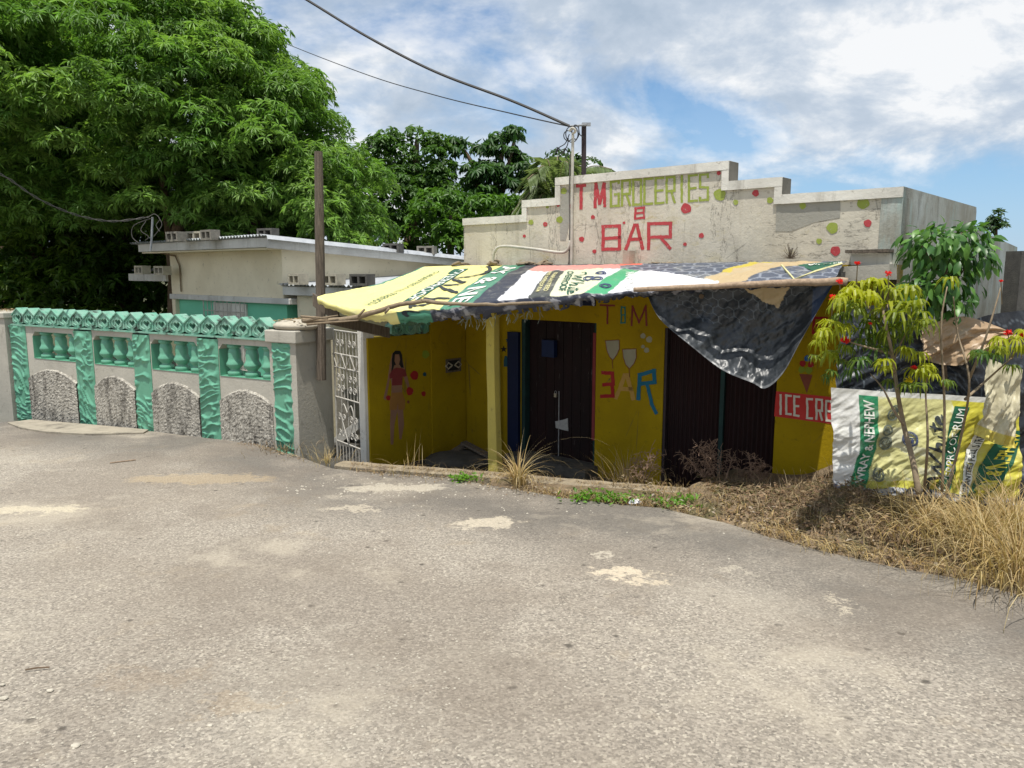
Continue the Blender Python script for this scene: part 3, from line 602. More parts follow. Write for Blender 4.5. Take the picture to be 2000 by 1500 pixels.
# heart blocks on the wall top (shared builder)
def heart_block(fr, t0, w_, z0, h, dep, name, parent, mat_, tilt=0):
    """little gabled cement block with pierced heart"""
    c = t0+w_/2; eav = z0+h*.58; top = z0+h
    bb = B()
    f0, f1 = -dep, 0
    hw = w_*.5
    # outer outline and a heart-shaped hole, bridged into quads
    outer = []; inner = []; n = 24
    for k in range(n):
        a = 2*math.pi*k/n - math.pi/2
        # heart
        hx = 16*math.sin(a+math.pi)**3; hy = 13*math.cos(a+math.pi)-5*math.cos(2*(a+math.pi))-2*math.cos(3*(a+math.pi))-math.cos(4*(a+math.pi))
        inner.append((c+hx/16*w_*.21, z0+h*.43+hy/16*h*.24))
    cc = (c, z0+h*.43)
    def outp(ang):
        dx, dz = math.cos(ang), math.sin(ang); best = 1e9
        segs = [((c-hw, z0), (c+hw, z0)), ((c+hw, z0), (c+hw, eav)), ((c+hw, eav), (c, top)), ((c, top), (c-hw, eav)), ((c-hw, eav), (c-hw, z0))]
        for (x1, y1), (x2, y2) in segs:
            ex, ey = x2-x1, y2-y1; den = dx*ey-dz*ex
            if abs(den) < 1e-9: continue
            s_ = ((x1-cc[0])*ey-(y1-cc[1])*ex)/den; u_ = ((x1-cc[0])*dz-(y1-cc[1])*dx)/den
            if s_ > 0 and -1e-6 <= u_ <= 1+1e-6: best = min(best, s_)
        return (cc[0]+dx*best, cc[1]+dz*best)
    for (x, z) in inner: outer.append(outp(math.atan2(z-cc[1], x-cc[0])))
    V_ = []
    for o in (f1, f0):
        for x, z in outer: V_.append(fr.p(x, z, o))
        for x, z in inner: V_.append(fr.p(x, z, o))
    F_ = []
    for k in range(n):
        j = (k+1) % n
        F_ += [(k, j, n+j, n+k), (2*n+j, 2*n+k, 3*n+k, 3*n+j), (k, 2*n+k, 2*n+j, j), (n+k, n+j, 3*n+j, 3*n+k)]
    bb.add(V_, F_)
    # gable roof slabs standing proud
    rt = .018
    for s in (-1, 1):
        P = [fr.p(c+s*(hw+.01), eav-.012, -dep-.01), fr.p(c, top-.004, -dep-.01), fr.p(c, top-.004, .014), fr.p(c+s*(hw+.01), eav-.012, .014)]
        Q = [p+Vector((0, 0, rt)) for p in P]
        bb.hexa(P+Q)
    # arc moulding around the heart and a little cross above it
    for s in (-1, 1): bb.tube([fr.p(c+s*w_*.10, z0+h*.12, .006), fr.p(c+s*w_*.32, z0+h*.25, .008), fr.p(c+s*w_*.36, z0+h*.45, .008), fr.p(c+s*w_*.25, z0+h*.62, .006)], .009, 5)
    return bb.build(name, mat_, parent)
nb = 3
for i in range(nb):
    w_ = (tw1-tw0)*.62/nb; heart_block(WF, tw1-(i+1)*w_-.01, w_*.98, ztop+.002, .20, .10, 'heart_block', yw, M['tealdull'])
# porch floor, kerb
KP = [R(655, 912), R(722, 919), R(880, 930), R(1000, 940), R(1100, 950), R(1190, 957), R(1300, 966), R(1400, 975), R(1510, 990)]
KPs = smooth_path(KP, 8)
bb = B(); Vt = []
for i, p in enumerate(KPs):
    tn = (KPs[min(i+1, len(KPs)-1)]-KPs[max(0, i-1)]).normalized(); nn2 = Vector((tn.y, -tn.x, 0))
    if nn2.y > 0: nn2 = -nn2
    j = .012*fbm(p.x*4, 7); h_ = .035+.012*fbm(p.x*6, 3)
    Vt += [p+nn2*(.03+j)+Vector((0, 0, -.25)), p+nn2*(.02+j)+Vector((0, 0, h_-.015)), p+nn2*.005+Vector((0, 0, h_)), p-nn2*(.15+j)+Vector((0, 0, h_+.004)), p-nn2*.17+Vector((0, 0, h_-.02)), p-nn2*.17+Vector((0, 0, -.6))]
F_ = []
for i in range(len(KPs)-1):
    for k in range(5): a = i*6+k; F_.append((a, a+6, a+7, a+1))
M['kerb'] = simple('crumbling kerb', (.34, .285, .20), (.22, .18, .125), 9, .95, .7, 40, .02, dirt_or_glare=(.13, .10, .07), dirt_lo=.52, dirt_scale=5)
mesh_obj('kerb', Vt, F_, M['kerb'], smooth=False)['kind'] = 'structure'
b = B(); b.hexa([FA.p(tL-1.6, -1.0, 2.4), FA.p(tR-.6, -1.0, .9), FA.p(tR-.6, -1.0, -.01), FA.p(tL-1.6, -1.0, -.01), FA.p(tL-1.6, FLOOR, 2.4), FA.p(tR-.6, FLOOR, .9), FA.p(tR-.6, FLOOR, -.01), FA.p(tL-1.6, FLOOR, -.01)])
M['floor'] = simple('porch floor', (.075, .07, .06), (.045, .042, .037), 4, .9, .5, 40, .01)
tag(b.build('porch_floor', M['floor']), kind='structure')
# yellow porch post
b = B(); Pp = [W(968, 930, 7.86), W(966, 860, 7.86), W(964, 780, 7.86), W(962, 700, 7.86), W(962, 610, 7.86)]
V_ = []; hw = [.058, .054, .048, .050, .050]
for p, h_ in zip(Pp, hw):
    for x, y in ((-1, -1), (1, -1), (1, 1), (-1, 1)):
        v = FA.d*(x*h_)+FA.n*(-y*h_); a_ = .18; v = Vector((v.x*math.cos(a_)-v.y*math.sin(a_), v.x*math.sin(a_)+v.y*math.cos(a_), 0)); V_.append(p+v+Vector((.004*fbm(p.z*4, x), 0, 0)))
F_ = [(3, 2, 1, 0), (16, 17, 18, 19)]
for i in range(4):
    for k in range(4): F_.append((i*4+k, i*4+(k+1) % 4, i*4+4+(k+1) % 4, i*4+4+k))
tag(mesh_obj('porch_post', V_, F_, M['yellow_post'], bevel=.008), 'crooked yellow painted post holding up the awning', 'post')
# ------------------------------------------------------------------ awning
fl0 = Vector((-2.04, 8.15)); fl1 = Vector((2.45, 6.15))
def front_Y(px, off=0):
    k = (px-1000)/1500*math.cos(PITCH)/1.0; k = (px-1000)/1516
    d = fl1-fl0; s = (k*fl0.y-fl0.x)/(d.x-k*d.y); return fl0.y+d.y*s+off
def back_Y(px):
    if px < 905: return 9.75-(905-px)*.002
    t, z = fh(px, 518, .05); return FA.p(t, z, .05).y
ST = [(0, (825, 521), (620, 578), (622, 592)), (.05, (850, 520), (662, 596), (665, 612)), (.10, (880, 519), (712, 604), (724, 627)), (.2, (940, 518), (800, 607), (806, 631)), (.27, (987, 518), (867, 602), (876, 626)), (.34, (1032, 517), (926, 593), (936, 621)),
      (.40, (1075, 517), (1010, 583), (1022, 611)), (.5, (1140, 516), (1110, 575), (1118, 598)), (.62, (1230, 515), (1225, 568), (1228, 582)), (.75, (1370, 513), (1350, 563), (1352, 570)), (.88, (1500, 511), (1482, 557), (1484, 563)), (1.0, (1655, 510), (1628, 551), (1628, 556))]
us = [s[0] for s in ST]
def cr(a, b_, c_, d, t): return .5*((2*b_)+(c_-a)*t+(2*a-5*b_+4*c_-d)*t*t+(3*b_-a-3*c_+d)*t**3)
AB = [W(s[1][0], s[1][1], back_Y(s[1][0])) for s in ST]; AF = [W(s[2][0], s[2][1], front_Y(s[2][0])) for s in ST]; AH = [W(s[3][0], s[3][1], front_Y(s[3][0], .03)) for s in ST]
def curve_at(P, u):
    u = min(1, max(0, u)); i = 0
    while i < len(us)-2 and u > us[i+1]: i += 1
    t = (u-us[i])/(us[i+1]-us[i]); return cr(P[max(i-1, 0)], P[i], P[i+1], P[min(i+2, len(P)-1)], t)
def awn(u, v, off=0):
    a, f, h_ = curve_at(AB, u), curve_at(AF, u), curve_at(AH, u)
    if v <= .86:
        k = v/.86; p = a.lerp(f, k); p.z += (-.05+.10*min(1, u/.3))*math.sin(math.pi*min(1, k)) - .05*math.sin(math.pi*k)*(u > .55)*(u-.55)
    else:
        k = (v-.86)/.14; p = f.lerp(h_, k)+Vector((0, -.03*math.sin(math.pi*k), 0))
    ed = min(1, v/.08)
    wr = .020*fbm(u*22+v*2, v*2.2, 1)+.012*fbm(u*60, v*5, 5)+.012*fbm(u*9, v*9, 9)
    if v > .8: wr += .022*fbm(u*55, v*22, 4)*((v-.8)/.2)
    p.z += wr*ed*1.25+off; p.y -= off*.4
    if v > .97: p.z += .04*fbm(u*70, 3.3)-.05*max(0, fbm(u*30, 8.8))*(.3 < u < .55)
    return p
Yl = (.68, .63, .24); Gr = (.05, .20, .125); Dk = (.022, .026, .042); Wt = (.64, .64, .66); Pk = (.56, .24, .21); Cr = (.60, .60, .42); Tn = (.42, .32, .18); Hx = (.065, .078, .11)  # Hx is lifted to grey-blue to imitate sky sheen on the hexagon cloth
def hexline(x, y, s, wline):
    # distance to the nearest hexagon edge
    x /= s; y /= s; q = []
    best = 9; second = 9
    yy = math.floor(y/.8660)
    for j in (yy-1, yy, yy+1, yy+2):
        xx = math.floor(x-(.5 if j % 2 else 0))
        for i in (xx-1, xx, xx+1, xx+2):
            d = math.hypot(x-(i+(.5 if j % 2 else 0)), y-j*.8660)
            if d < best: second = best; best = d
            elif d < second: second = d
    return (second-best) < wline
def awn_col(u, v):
    uu = u+.010*fbm(v*3, u*3)
    if v > .87:
        if u < .17: return Yl
        if u < .24: return Gr
        return Dk if fbm(u*50, v*9) < .12 else (.2, .2, .22)
    if uu < .012: return Gr if v < .5 else Yl
    if uu < .262: return Yl
    if uu < .335: return Gr
    if uu < .375: return Dk
    if v < .30 and uu < .60: return Pk if v > .05 else Dk
    if uu < .425: return Wt
    if uu < .465: return (.05, .055, .05) if v > .3 else Wt
    bnd = .60+.12*fbm(v*5, u*6)
    w0 = .28+.5*max(0, (uu-.58))/.25+.05*fbm(u*20, v*3)
    if uu < .80 and v > min(.9, w0):
        if .585 < uu+(v-.5)*.14 < .63: return (.05, .30, .14)
        return Cr if uu < .56 else Wt
    if .60 < uu < .645 and v < .16: return (.75, .10, .05)
    if .56 < uu < .60 and v < .2: return Gr
    d = uu-(.80+(.5-v)*.16+.02*fbm(v*6, 2))
    if 0 < d < .085 and v > .02: return Tn if d > .018 or v > .5 else (.45, .36, .05)
    if hexline(u*5.2, v*1.3, .16, .13): return (.20, .22, .26)
    return Hx
nu, nv = 420, 110; V = []; F = []; C = []
for i in range(nu+1):
    for j in range(nv+1):
        u, v = i/nu, j/nv; V.append(awn(u, v)); C.append(awn_col(u, v))
for i in range(nu):
    for j in range(nv):
        u, v = i/nu, j/nv
        if v > .955 and .25 < u < .6 and fbm(u*90, v*4, 2) > .10: continue
        a = i*(nv+1)+j; F.append((a, a+nv+1, a+nv+2, a+1))
aw = thing('awning', 'sagging awning of printed yellow, green and black tarpaulin over the shop front', 'awning', AF[5])
cv = mesh_obj('canopy', V, F, M['cloth'], aw, True, C)
def text2d(body, bold=.0, spacing=1.0, shear=0):
    cu = bpy.data.curves.new('t', 'FONT'); cu.body = body; cu.size = 1; cu.offset = bold; cu.space_character = spacing; cu.shear = shear; cu.resolution_u = 3
    o = bpy.data.objects.new('t', cu); COL.objects.link(o); dg = bpy.context.evaluated_depsgraph_get(); me = bpy.data.meshes.new_from_object(o.evaluated_get(dg))
    bm = bmesh.new(); bm.from_mesh(me); bmesh.ops.triangulate(bm, faces=bm.faces[:])
    bmesh.ops.subdivide_edges(bm, edges=bm.edges[:], cuts=1); bmesh.ops.triangulate(bm, faces=bm.faces[:])
    bm.verts.index_update(); V_ = [v.co.copy() for v in bm.verts]; F_ = [[v.index for v in f.verts] for f in bm.faces]; bm.free()
    bpy.data.objects.remove(o); bpy.data.curves.remove(cu); bpy.data.meshes.remove(me)
    xs_ = [v.x for v in V_]; x0 = min(xs_); x1 = max(xs_)
    return [((v.x-x0)/(x1-x0), v.y/.7) for v in V_], F_           # x 0..1 over the word, y 0..1 over cap height
def place_text(body, fn, mat_, parent, bold=.02, name='printed_text', shear=0, spacing=1.0):
    P, F_ = text2d(body, bold, spacing, shear); return mesh_obj(name, [fn(x, y) for x, y in P], F_, mat_, parent)
# text reads from back to front, letter tops toward +u
def atxt(body, u0, u1, v0, v1, mat_, **k): return place_text(body, lambda x, y: awn(u0+(u1-u0)*y, v0+(v1-v0)*x, .007), mat_, aw, **k)
atxt('AY & NE', .276, .322, .05, .84, M['inkwhite'], bold=.02)
for u_ in np.linspace(.152, .188, 1):
    n = 30; V_ = []; F_ = []
    for k in range(n+1):
        v = .10+.62*k/n
        V_ += [awn(.140+(.012 if k > 4 else .0), v, .005), awn(.182, v, .005)]
    for k in range(n): F_.append((2*k, 2*k+1, 2*k+3, 2*k+2))
    mesh_obj('printed_band', V_, F_, M['inkgreen'], aw)
atxt('OVERPROOF', .155, .178, .12, .70, M['inkwhite'], bold=.02)
atxt('GUARANTEED FULL STRENGTH', .088, .100, .12, .80, M['inkgreen'], bold=.0)
def script_strokes(strokes, fn, wd, mat_, parent, name='printed_script', sc=(1, 1)):
    bb = B(); k_ = 0
    for st in strokes:
        P = smooth_path([Vector((x, y, 0)) for x, y in st], 8); P2 = [(p.x*sc[0], p.y*sc[1]) for p in P]
        n_ = len(P2); wds = [wd*(.55+.6*math.sin(math.pi*(i+.5)/n_)) for i in range(n_)]
        Lf, Rt = ribbon(P2, wds); V_ = []; F_ = []
        for p, q in zip(Lf, Rt): V_ += [fn(p.x/sc[0], p.y/sc[1]), fn(q.x/sc[0], q.y/sc[1])]
        for i in range(n_-1): F_.append((2*i, 2*i+1, 2*i+3, 2*i+2))
        bb.add(V_, F_); k_ += 1
    return bb.build(name, mat_, parent)
WHITE = [[(-.25, .55), (-.12, .95), (.0, 1.0), (.05, .8), (.10, .1), (.13, .0)], [(.13, 0), (.28, .8)], [(.28, .8), (.30, .05), (.33, 0)], [(.33, 0), (.48, .75), (.56, 1.08)],
         [(.66, 1.1), (.62, .5), (.58, 0)], [(.59, .1), (.67, .5), (.74, .45), (.73, 0), (.78, .05)], [(.88, .45), (.86, .05), (.90, 0), (.95, .1)], [(.91, .72), (.915, .70)],
         [(1.06, .95), (1.01, .05), (1.06, 0)], [(.96, .62), (1.14, .68)], [(1.12, .2), (1.24, .3), (1.20, .45), (1.13, .3), (1.14, .02), (1.30, .1)]]
script_strokes(WHITE[:7], lambda x, y: awn(.187+.068*y, .24+.74*x, .010), .050, M['ink'], aw, sc=(1.9, .32))
script_strokes([[(-.05, .9), (-.22, 1.0), (-.38, .75), (-.45, .3)]], lambda x, y: awn(.187+.068*y, .24+.40*x, .010), .02, M['ink'], aw, sc=(1.2, .32))
script_strokes(WHITE, lambda x, y: awn(.497+.028*y, .50+.28*x, .008), .02, M['inkgreen'], aw, sc=(.6, .13))
atxt('OVERPROOF', .478, .492, .38, .80, M['inkgreen'], bold=.02)
atxt('WHITE OVERPROOF RUM', .432, .440, .38, .78, M['inkcream'], bold=.02); atxt('GUARANTEED', .447, .456, .40, .78, M['inkcream'], bold=.02)
atxt('WRAY & NEPHEW', .615, .632, .46, .86, M['inkwhite'], bold=.02)
for uc, vc in ((.535, .60), (.555, .62), (.56, .48), (.575, .75)):
    bb = B()
    for r in (.012, .008):
        P = [awn(uc+r*math.cos(a), vc+r*3.2*math.sin(a), .006) for a in np.linspace(0, 2*math.pi, 20)]
        bb.tube(P, .0045, 4, False)
    bb.build('printed_seal', M['inkblue'], aw)
# green corner logo on the right
def apoly(pts, mat_, name, off=.006):
    P = [awn(u, v, off) for u, v in pts]; return mesh_obj(name, P, [tuple(range(len(P)))], mat_, aw)
apoly([(.925, .25), (.985, .10), (.995, .32), (.955, .55)], M['inkgreen'], 'printed_corner')
bb = B(); bb.tube([awn(u, v, .008) for u, v in ((.905, .35), (.93, .78), (.955, .55), (.998, .34))], .010, 4); bb.build('printed_border', M['inkcream'], aw)
place_text('ORIGINAL', lambda x, y: awn(.94+.055*x, .34-.14*y-.05*x, .011), M['inkwhite'], aw, bold=.02)
# hanging black flap under the pole
FT = [(0, (1258, 566), (1262, 570)), (.1, (1300, 566), (1288, 622)), (.25, (1350, 563), (1345, 672)), (.4, (1405, 561), (1410, 722)), (.55, (1460, 558), (1468, 747)), (.65, (1498, 557), (1496, 758)), (.75, (1535, 555), (1530, 728)), (.85, (1570, 554), (1563, 668)), (.93, (1600, 553), (1598, 606)), (1, (1626, 552), (1626, 558))]
def flap(u, v):
    i = 0; us2 = [f[0] for f in FT]
    while i < len(FT)-2 and u > us2[i+1]: i += 1
    t = (u-us2[i])/(us2[i+1]-us2[i])
    def pt(k, j): q = FT[min(max(j, 0), len(FT)-1)][k]; return Vector((q[0], q[1], 0))
    a = cr(pt(1, i-1), pt(1, i), pt(1, i+1), pt(1, i+2), t); b_ = cr(pt(2, i-1), pt(2, i), pt(2, i+1), pt(2, i+2), t)
    q = a.lerp(b_, v); L_ = (b_-a).length/200
    dp = front_Y(a.x, .06)+.16*math.sin(math.pi*v)*L_-.10*v*L_
    dp += (.13*fbm(q.x/90+q.y/120, q.y/110, 1)+.05*fbm(q.x/34, q.y/60, 2)+.010*abs(fbm(q.x/20+q.y/40, q.y/45, 3)))*min(1, v*5)*min(1, L_*2)
    return W(q.x, q.y, dp)
V = []; F = []; C = []; nu, nv = 220, 140
for i in range(nu+1):
    for j in range(nv+1):
        u, v = i/nu, j/nv; V.append(flap(u, v))
        x = 1258+u*368; y = v
        if v < .24-1.6*abs(u-.64-.3*v)+.05*fbm(u*30, v*9): c_ = Tn
        elif v < .5-.6*abs(u-.32) and hexline(u*2.4, v*1.1, .125, .05): c_ = (.10, .12, .14)
        elif v < .5-.6*abs(u-.32): c_ = (.018, .024, .032)
        elif v > .975: c_ = (.10, .105, .11)
        else: c_ = (.022, .026, .03) if u < .9 else (.02, .04, .09)
        C.append(c_)
for i in range(nu):
    for j in range(nv): a = i*(nv+1)+j; F.append((a, a+nv+1, a+nv+2, a+1))
fo = mesh_obj('hanging_flap', V, F, M['btarp'], aw, True, C); fo['label'] = 'crumpled black tarpaulin corner hanging down'
# bamboo and branch
def wig(P, amp, n=8):
    P = smooth_path(P, n); return [p+Vector((amp*fbm(i*.35, 1), amp*fbm(i*.35, 5), amp*fbm(i*.35, 9))) for i, p in enumerate(P)]
bp = wig([W(1238, 566, front_Y(1238, -.07)), W(1330, 562, front_Y(1330, -.07)), W(1440, 557, front_Y(1440, -.07)), W(1550, 552, front_Y(1550, -.07)), W(1655, 550, front_Y(1655, -.07))], .012)
o = B().tube(bp, [.020+.012*i/len(bp)+.003*abs(fbm(i*.8)) for i in range(len(bp))], 9).build('peeled_pole', M['bamboo'], smooth=True); tag(o, 'long pale peeled pole lying along the front edge of the black tarpaulin', 'pole')
BR = [(592, 626, 8.3), (640, 628, 8.15), (690, 622, 8.0), (740, 608, 7.93), (780, 596, 7.85), (830, 590, 7.75), (880, 594, 7.6), (950, 596, 7.5), (1010, 594, 7.35), (1100, 590, 7.2)]
brn = thing('branch', 'long crooked grey branch holding down the yellow end of the awning', 'branch', W(640, 628, 8.1))
bpts = wig([W(q[0], q[1]-1, q[2]-.16) for q in BR], .015, 6)
B().tube(bpts, [.032-.022*i/len(bpts)+.006*abs(fbm(i*.7)) for i in range(len(bpts))], 8).build('stem', M['bark_pale'], brn, True)
for q in ([(592, 628), (620, 622), (660, 616)], [(600, 634), (640, 630), (700, 626)], [(588, 618), (640, 622)], [(700, 618), (712, 604)], [(760, 602), (752, 612)], [(830, 590), (822, 584)]):
    B().tube([W(x, y, front_Y(x, -.17)) for x, y in q], [.014, .011, .006][:len(q)], 6).build('twig', M['bark_pale'], brn, True)
# frayed strings below the tarpaulin
fr_ = B()
for i in range(46):
    u = rnd.uniform(.30, .44); p = awn(u, .99); q = p+Vector((rnd.uniform(-.05, .04), rnd.uniform(-.02, .03), -rnd.uniform(.03, .12))); fr_.tube([p, p.lerp(q, .5)+Vector((rnd.uniform(-.02, .02), 0, 0)), q], .0022, 4)
fr_.build('frayed_threads', M['inkgrey'], aw)
# board under the awning at the gate
def plank(name, a, b_, h_, d_, mat_, parent=None):
    a = Vector(a); b_ = Vector(b_); t = (b_-a).normalized(); s = Vector((t.y, -t.x, 0)).normalized()*d_/2; u = Vector((0, 0, h_/2))
    P = [a-s-u, b_-s-u, b_+s-u, a+s-u, a-s+u, b_-s+u, b_+s+u, a+s+u]; return B().hexa(P).build(name, mat_, parent, bevel=.004)
tag(plank('support_board', W(640, 622, 8.35), W(760, 650, 8.85), .12, .04, M['wood_grey']), 'dark wide board running under the awning above the gate', 'board')
tag(plank('support_board', W(612, 585, 8.3), W(662, 618, 8.25), .14, .04, M['wood_grey']), 'short grey plank end under the yellow corner of the awning, beside the tall pole', 'board')
for i, (a_, b_) in enumerate((((848, 530), (735, 606)), ((1000, 527), (905, 600)), ((1180, 525), (1130, 585)), ((1400, 524), (1370, 572)))):
    pa = W(a_[0], a_[1], back_Y(a_[0])-.08); pb = W(b_[0], b_[1], front_Y(b_[0], .1)); pa.z -= .05; pb.z -= .03
    o = B().tube([pa, pa.lerp(pb, .5), pb], .022, 7).build('rafter_pole', M['bark'], aw)
# tall wooden pole
pp = [W(628, 742, 9.2), W(627, 650, 9.2), W(626, 560, 9.2), W(624, 450, 9.2), W(622, 296, 9.2)]
o = B().tube(pp, [.056, .058, .056, .055, .048], 9).build('wooden_pole', M['wood_grey'], smooth=False); tag(o, 'tall weathered grey wooden pole standing against the gate pillar', 'pole')
# debris lumps on top of awning's back edge
M['rust'] = simple('rubble', (.24, .19, .13), (.15, .12, .085), 14, .9, .5)
for i in range(26):
    px = rnd.choice([rnd.uniform(880, 920), rnd.uniform(950, 1040), rnd.uniform(1050, 1120), rnd.uniform(1270, 1330), rnd.uniform(1270, 1330)]); p = W(px, 514+rnd.uniform(-1, 4), back_Y(px)-.03)
    s_ = rnd.uniform(.02, .06) if 880 < px < 1120 else rnd.uniform(.012, .03)
    bb = B(); bm = bmesh.new(); bmesh.ops.create_icosphere(bm, subdivisions=2, radius=1)
    for v in bm.verts: v.co = v.co*(1+.35*nz(v.co.x*1.7+i, v.co.y*1.7, v.co.z*1.7))
    bm.verts.index_update(); an = rnd.uniform(-.5, .5)
    bb.add([p+Vector((v.co.x*s_*1.6*math.cos(an)-v.co.z*s_*.4*math.sin(an), v.co.y*s_, v.co.z*s_*.45+v.co.x*s_*1.2*math.sin(an))) for v in bm.verts], [[v.index for v in f.verts] for f in bm.faces]); bm.free()
    o = bb.build('rubble_piece', M['rust']); tag(o, 'broken bit of wood or rubble lying along the awning top against the white parapet', 'rubble', 'rubble along the awning top')
# ------------------------------------------------------------------ garden wall
GW = Frame((-7.2, 11.6), (4.7, -2.62)); gh = GW.hit
gw = thing('garden_wall', 'low grey garden wall with teal pilasters, balusters and heart-pierced blocks on top', 'garden wall', GW.p(2.5, -.45))
tp = [(gh(a, 750)[0], gh(b_, 750)[0]) for a, b_ in ((30, 59), (153, 186), (266, 297), (391, 429), (535, 574))]
ZB, ZO0, ZO1, ZC, ZT = -.85, .39, .80, .875, 1.12
wallb = B()
thick = .20
for i in range(4):
    a, b_ = tp[i][1], tp[i+1][0]
    wallb.fbox(GW, a, b_, ZB, ZO0, -thick, 0)
    ma, mb_ = a+.16, b_-.0 if i < 3 else b_-.02
    ma = a+(.18 if i == 0 else (.03 if i < 3 else .02))
    ch = .07
    wallb.prism([(a, ZO0+.001), (ma, ZO0+.001), (ma, ZO1-ch), (ma+ch, ZO1), (mb_-ch, ZO1), (mb_-.004, ZO1-ch), (mb_-.004, ZO0+.001), (b_, ZO0+.001), (b_, ZC), (a, ZC)], GW, -thick, 0)
    # teal lining and balusters
    ln = B(); ln.fbox(GW, ma+.001, ma+.006, ZO0+.008, ZO1-ch, -thick-.003, .003); ln.fbox(GW, ma+.007, mb_-.006, ZO0+.001, ZO0+.007, -thick-.003, .006); ln.fbox(GW, mb_-.012, mb_-.0055, ZO0+.008, ZO1-ch, -thick-.003, .003)
    ln.fbox(GW, ma+ch, mb_-ch, ZO1-.007, ZO1-.001, -thick-.003, -.01)
    ln.build('opening_lining', M['teal'], gw)
    hgt = ZO1-ZO0-.016
    for k in range(3):
        t = ma+(mb_-ma)*(k+.5)/3+.02*(1 if k else .6); c_ = GW.p(t, ZO0+.008, -.10)
        pr = [(.075, 0), (.075, .05), (.045, .075), (.062, .10), (.084, .13), (.085, .155), (.068, .19), (.062, .22), (.066, .27), (.058, .33), (.050, hgt-.05), (.07, hgt-.035), (.07, hgt)]
        B().lathe([(r_*1.25, z_) for r_, z_ in pr], c_).build('baluster', M['teal'], gw, True)
wb = wallb.build('wall_body', M['wallgrey'], gw)
for i, (a, b_) in enumerate(tp):     # pilasters with trowelled relief
    nxx, nzz = 24, 170; V_ = []; F_ = []
    zt_ = ZC-.02 if i else ZC; zb_ = ZB
    for x in range(nxx+1):
        for z in range(nzz+1):
            t = a-.01+(b_-a+.02)*x/nxx; zv = zb_+(zt_-zb_)*z/nzz
            an_ = 1.4*nz(t*1.2, zv*1.5+i*3, i*5.1); t_ = t-a; a1 = t_*math.cos(an_)+zv*math.sin(an_); a2 = -t_*math.sin(an_)+zv*math.cos(an_)
            q = nz(a1*4.5+i*9, a2*12, i*3.3)+.10*nz(a1*12, a2*26, 7)
            r_ = max(0, 1-abs(q)*4.2)**1.3
            e_ = min(1, min(x, nxx-x)/3.0); o_ = .022+.030*r_*e_
            o_ *= (e_*.7+.3)
            V_.append(GW.p(t+.012*fbm(zv*5, i), zv, o_))
    for x in range(nxx):
        for z in range(nzz): q = x*(nzz+1)+z; F_.append((q, q+nzz+1, q+nzz+2, q+1))
    # close the back
    n0 = len(V_); V_ += [GW.p(a-.01, zb_, -.19), GW.p(b_+.01, zb_, -.19), GW.p(b_+.01, zt_, -.19), GW.p(a-.01, zt_, -.19)]
    F_ += [(n0, n0+3, nzz, 0)[::-1], (n0+1, nxx*(nzz+1), nxx*(nzz+1)+nzz, n0+2)[::-1], (n0, n0+1, n0+2, n0+3)[::-1], (nzz, n0+3, n0+2, nxx*(nzz+1)+nzz)]
    mesh_obj('pilaster', V_, F_, M['teal'], gw, True)
for i in range(4):    # pebble dashed arches
    a, b_ = tp[i][1]+.012, tp[i+1][0]-.012; nxx, nzz = 44, 46; V_ = []; F_ = []
    pk = .245; shd = .02
    def top(s): return shd+(pk-shd)*math.sin(math.pi*min(1, max(0, s*.86+.07)))**.8+.015*fbm(s*9, i)
    for x in range(nxx+1):
        s = x/nxx; t = a+(b_-a)*s; zt_ = top(s)
        for z in range(nzz+1):
            zv = ZB+(zt_-ZB)*(z/nzz)**.75; e_ = 1 if z < nzz else 0
            V_.append(GW.p(t, zv, (.028+.010*nz(t*30, zv*30, 1)+.006*nz(t*60, zv*60, 3))*e_))
    for x in range(nxx):
        for z in range(nzz): q = x*(nzz+1)+z; F_.append((q, q+nzz+1, q+nzz+2, q+1))
    mesh_obj('pebbledash_panel', V_, F_, M['dash'], gw)
tb0 = gh(24, 625)[0]; tb1 = gh(527, 650)[0]; nbk = 18; w_ = (tb1-tb0)/nbk
B().fbox(GW, tb0-.02, tb1, ZC+.001, ZC+.022, -thick+.005, .03).build('ornament_base', M['tealdull'], gw)
for i in range(nbk): heart_block(GW, tb0+w_*i+.006, w_-.012, ZC+.024, .235, .15, 'heart_block', gw, M['tealdull'])
# end pillars
te = gh(583, 760)[0]; ts = gh(527, 652)[0]
for (name, t0, t1, o0, o1, zt_) in (('end_pillar', ts-.0, te, -.58, -.001, .86),):
    p_ = B().fbox(GW, t0, te-.0, ZB, zt_, o0, .02-.001).build(name, M['wallgrey'], gw)
    B().fbox(GW, t0-.03, te+.04, zt_+.001, zt_+.15, o0-.04, .06).build('pillar_cap', M['wallgrey'], p_, bevel=.012)
t0 = gh(-40, 700)[0]; t1 = gh(22, 700)[0]
p_ = B().fbox(GW, t0, t1, ZB, .98, -.4, .05).build('end_pillar', M['wallgrey'], gw)
B().fbox(GW, t0-.03, t1+.03, .981, 1.07, -.44, .08).build('pillar_cap', M['wallgrey'], p_, bevel=.012)
# bag lying on the pillar cap
bm = bmesh.new(); bmesh.ops.create_icosphere(bm, subdivisions=4, radius=1); bm.verts.index_update(); c_ = GW.p((ts+te)/2+.04, 1.055, -.18)
V_ = [c_+GW.d*(v.co.x*.30)+GW.n*(v.co.y*.24)+Vector((0, 0, max(-.045, v.co.z*.075)+.012*fbm(v.co.x*3, v.co.y*3, v.co.z*3))) for v in bm.verts]; F_ = [[v.index for v in f.verts] for f in bm.faces]; bm.free()
tag(mesh_obj('cement_lump', V_, F_, M['conc'], smooth=True), 'flattened pale cement lump capping the gate pillar', 'lump')
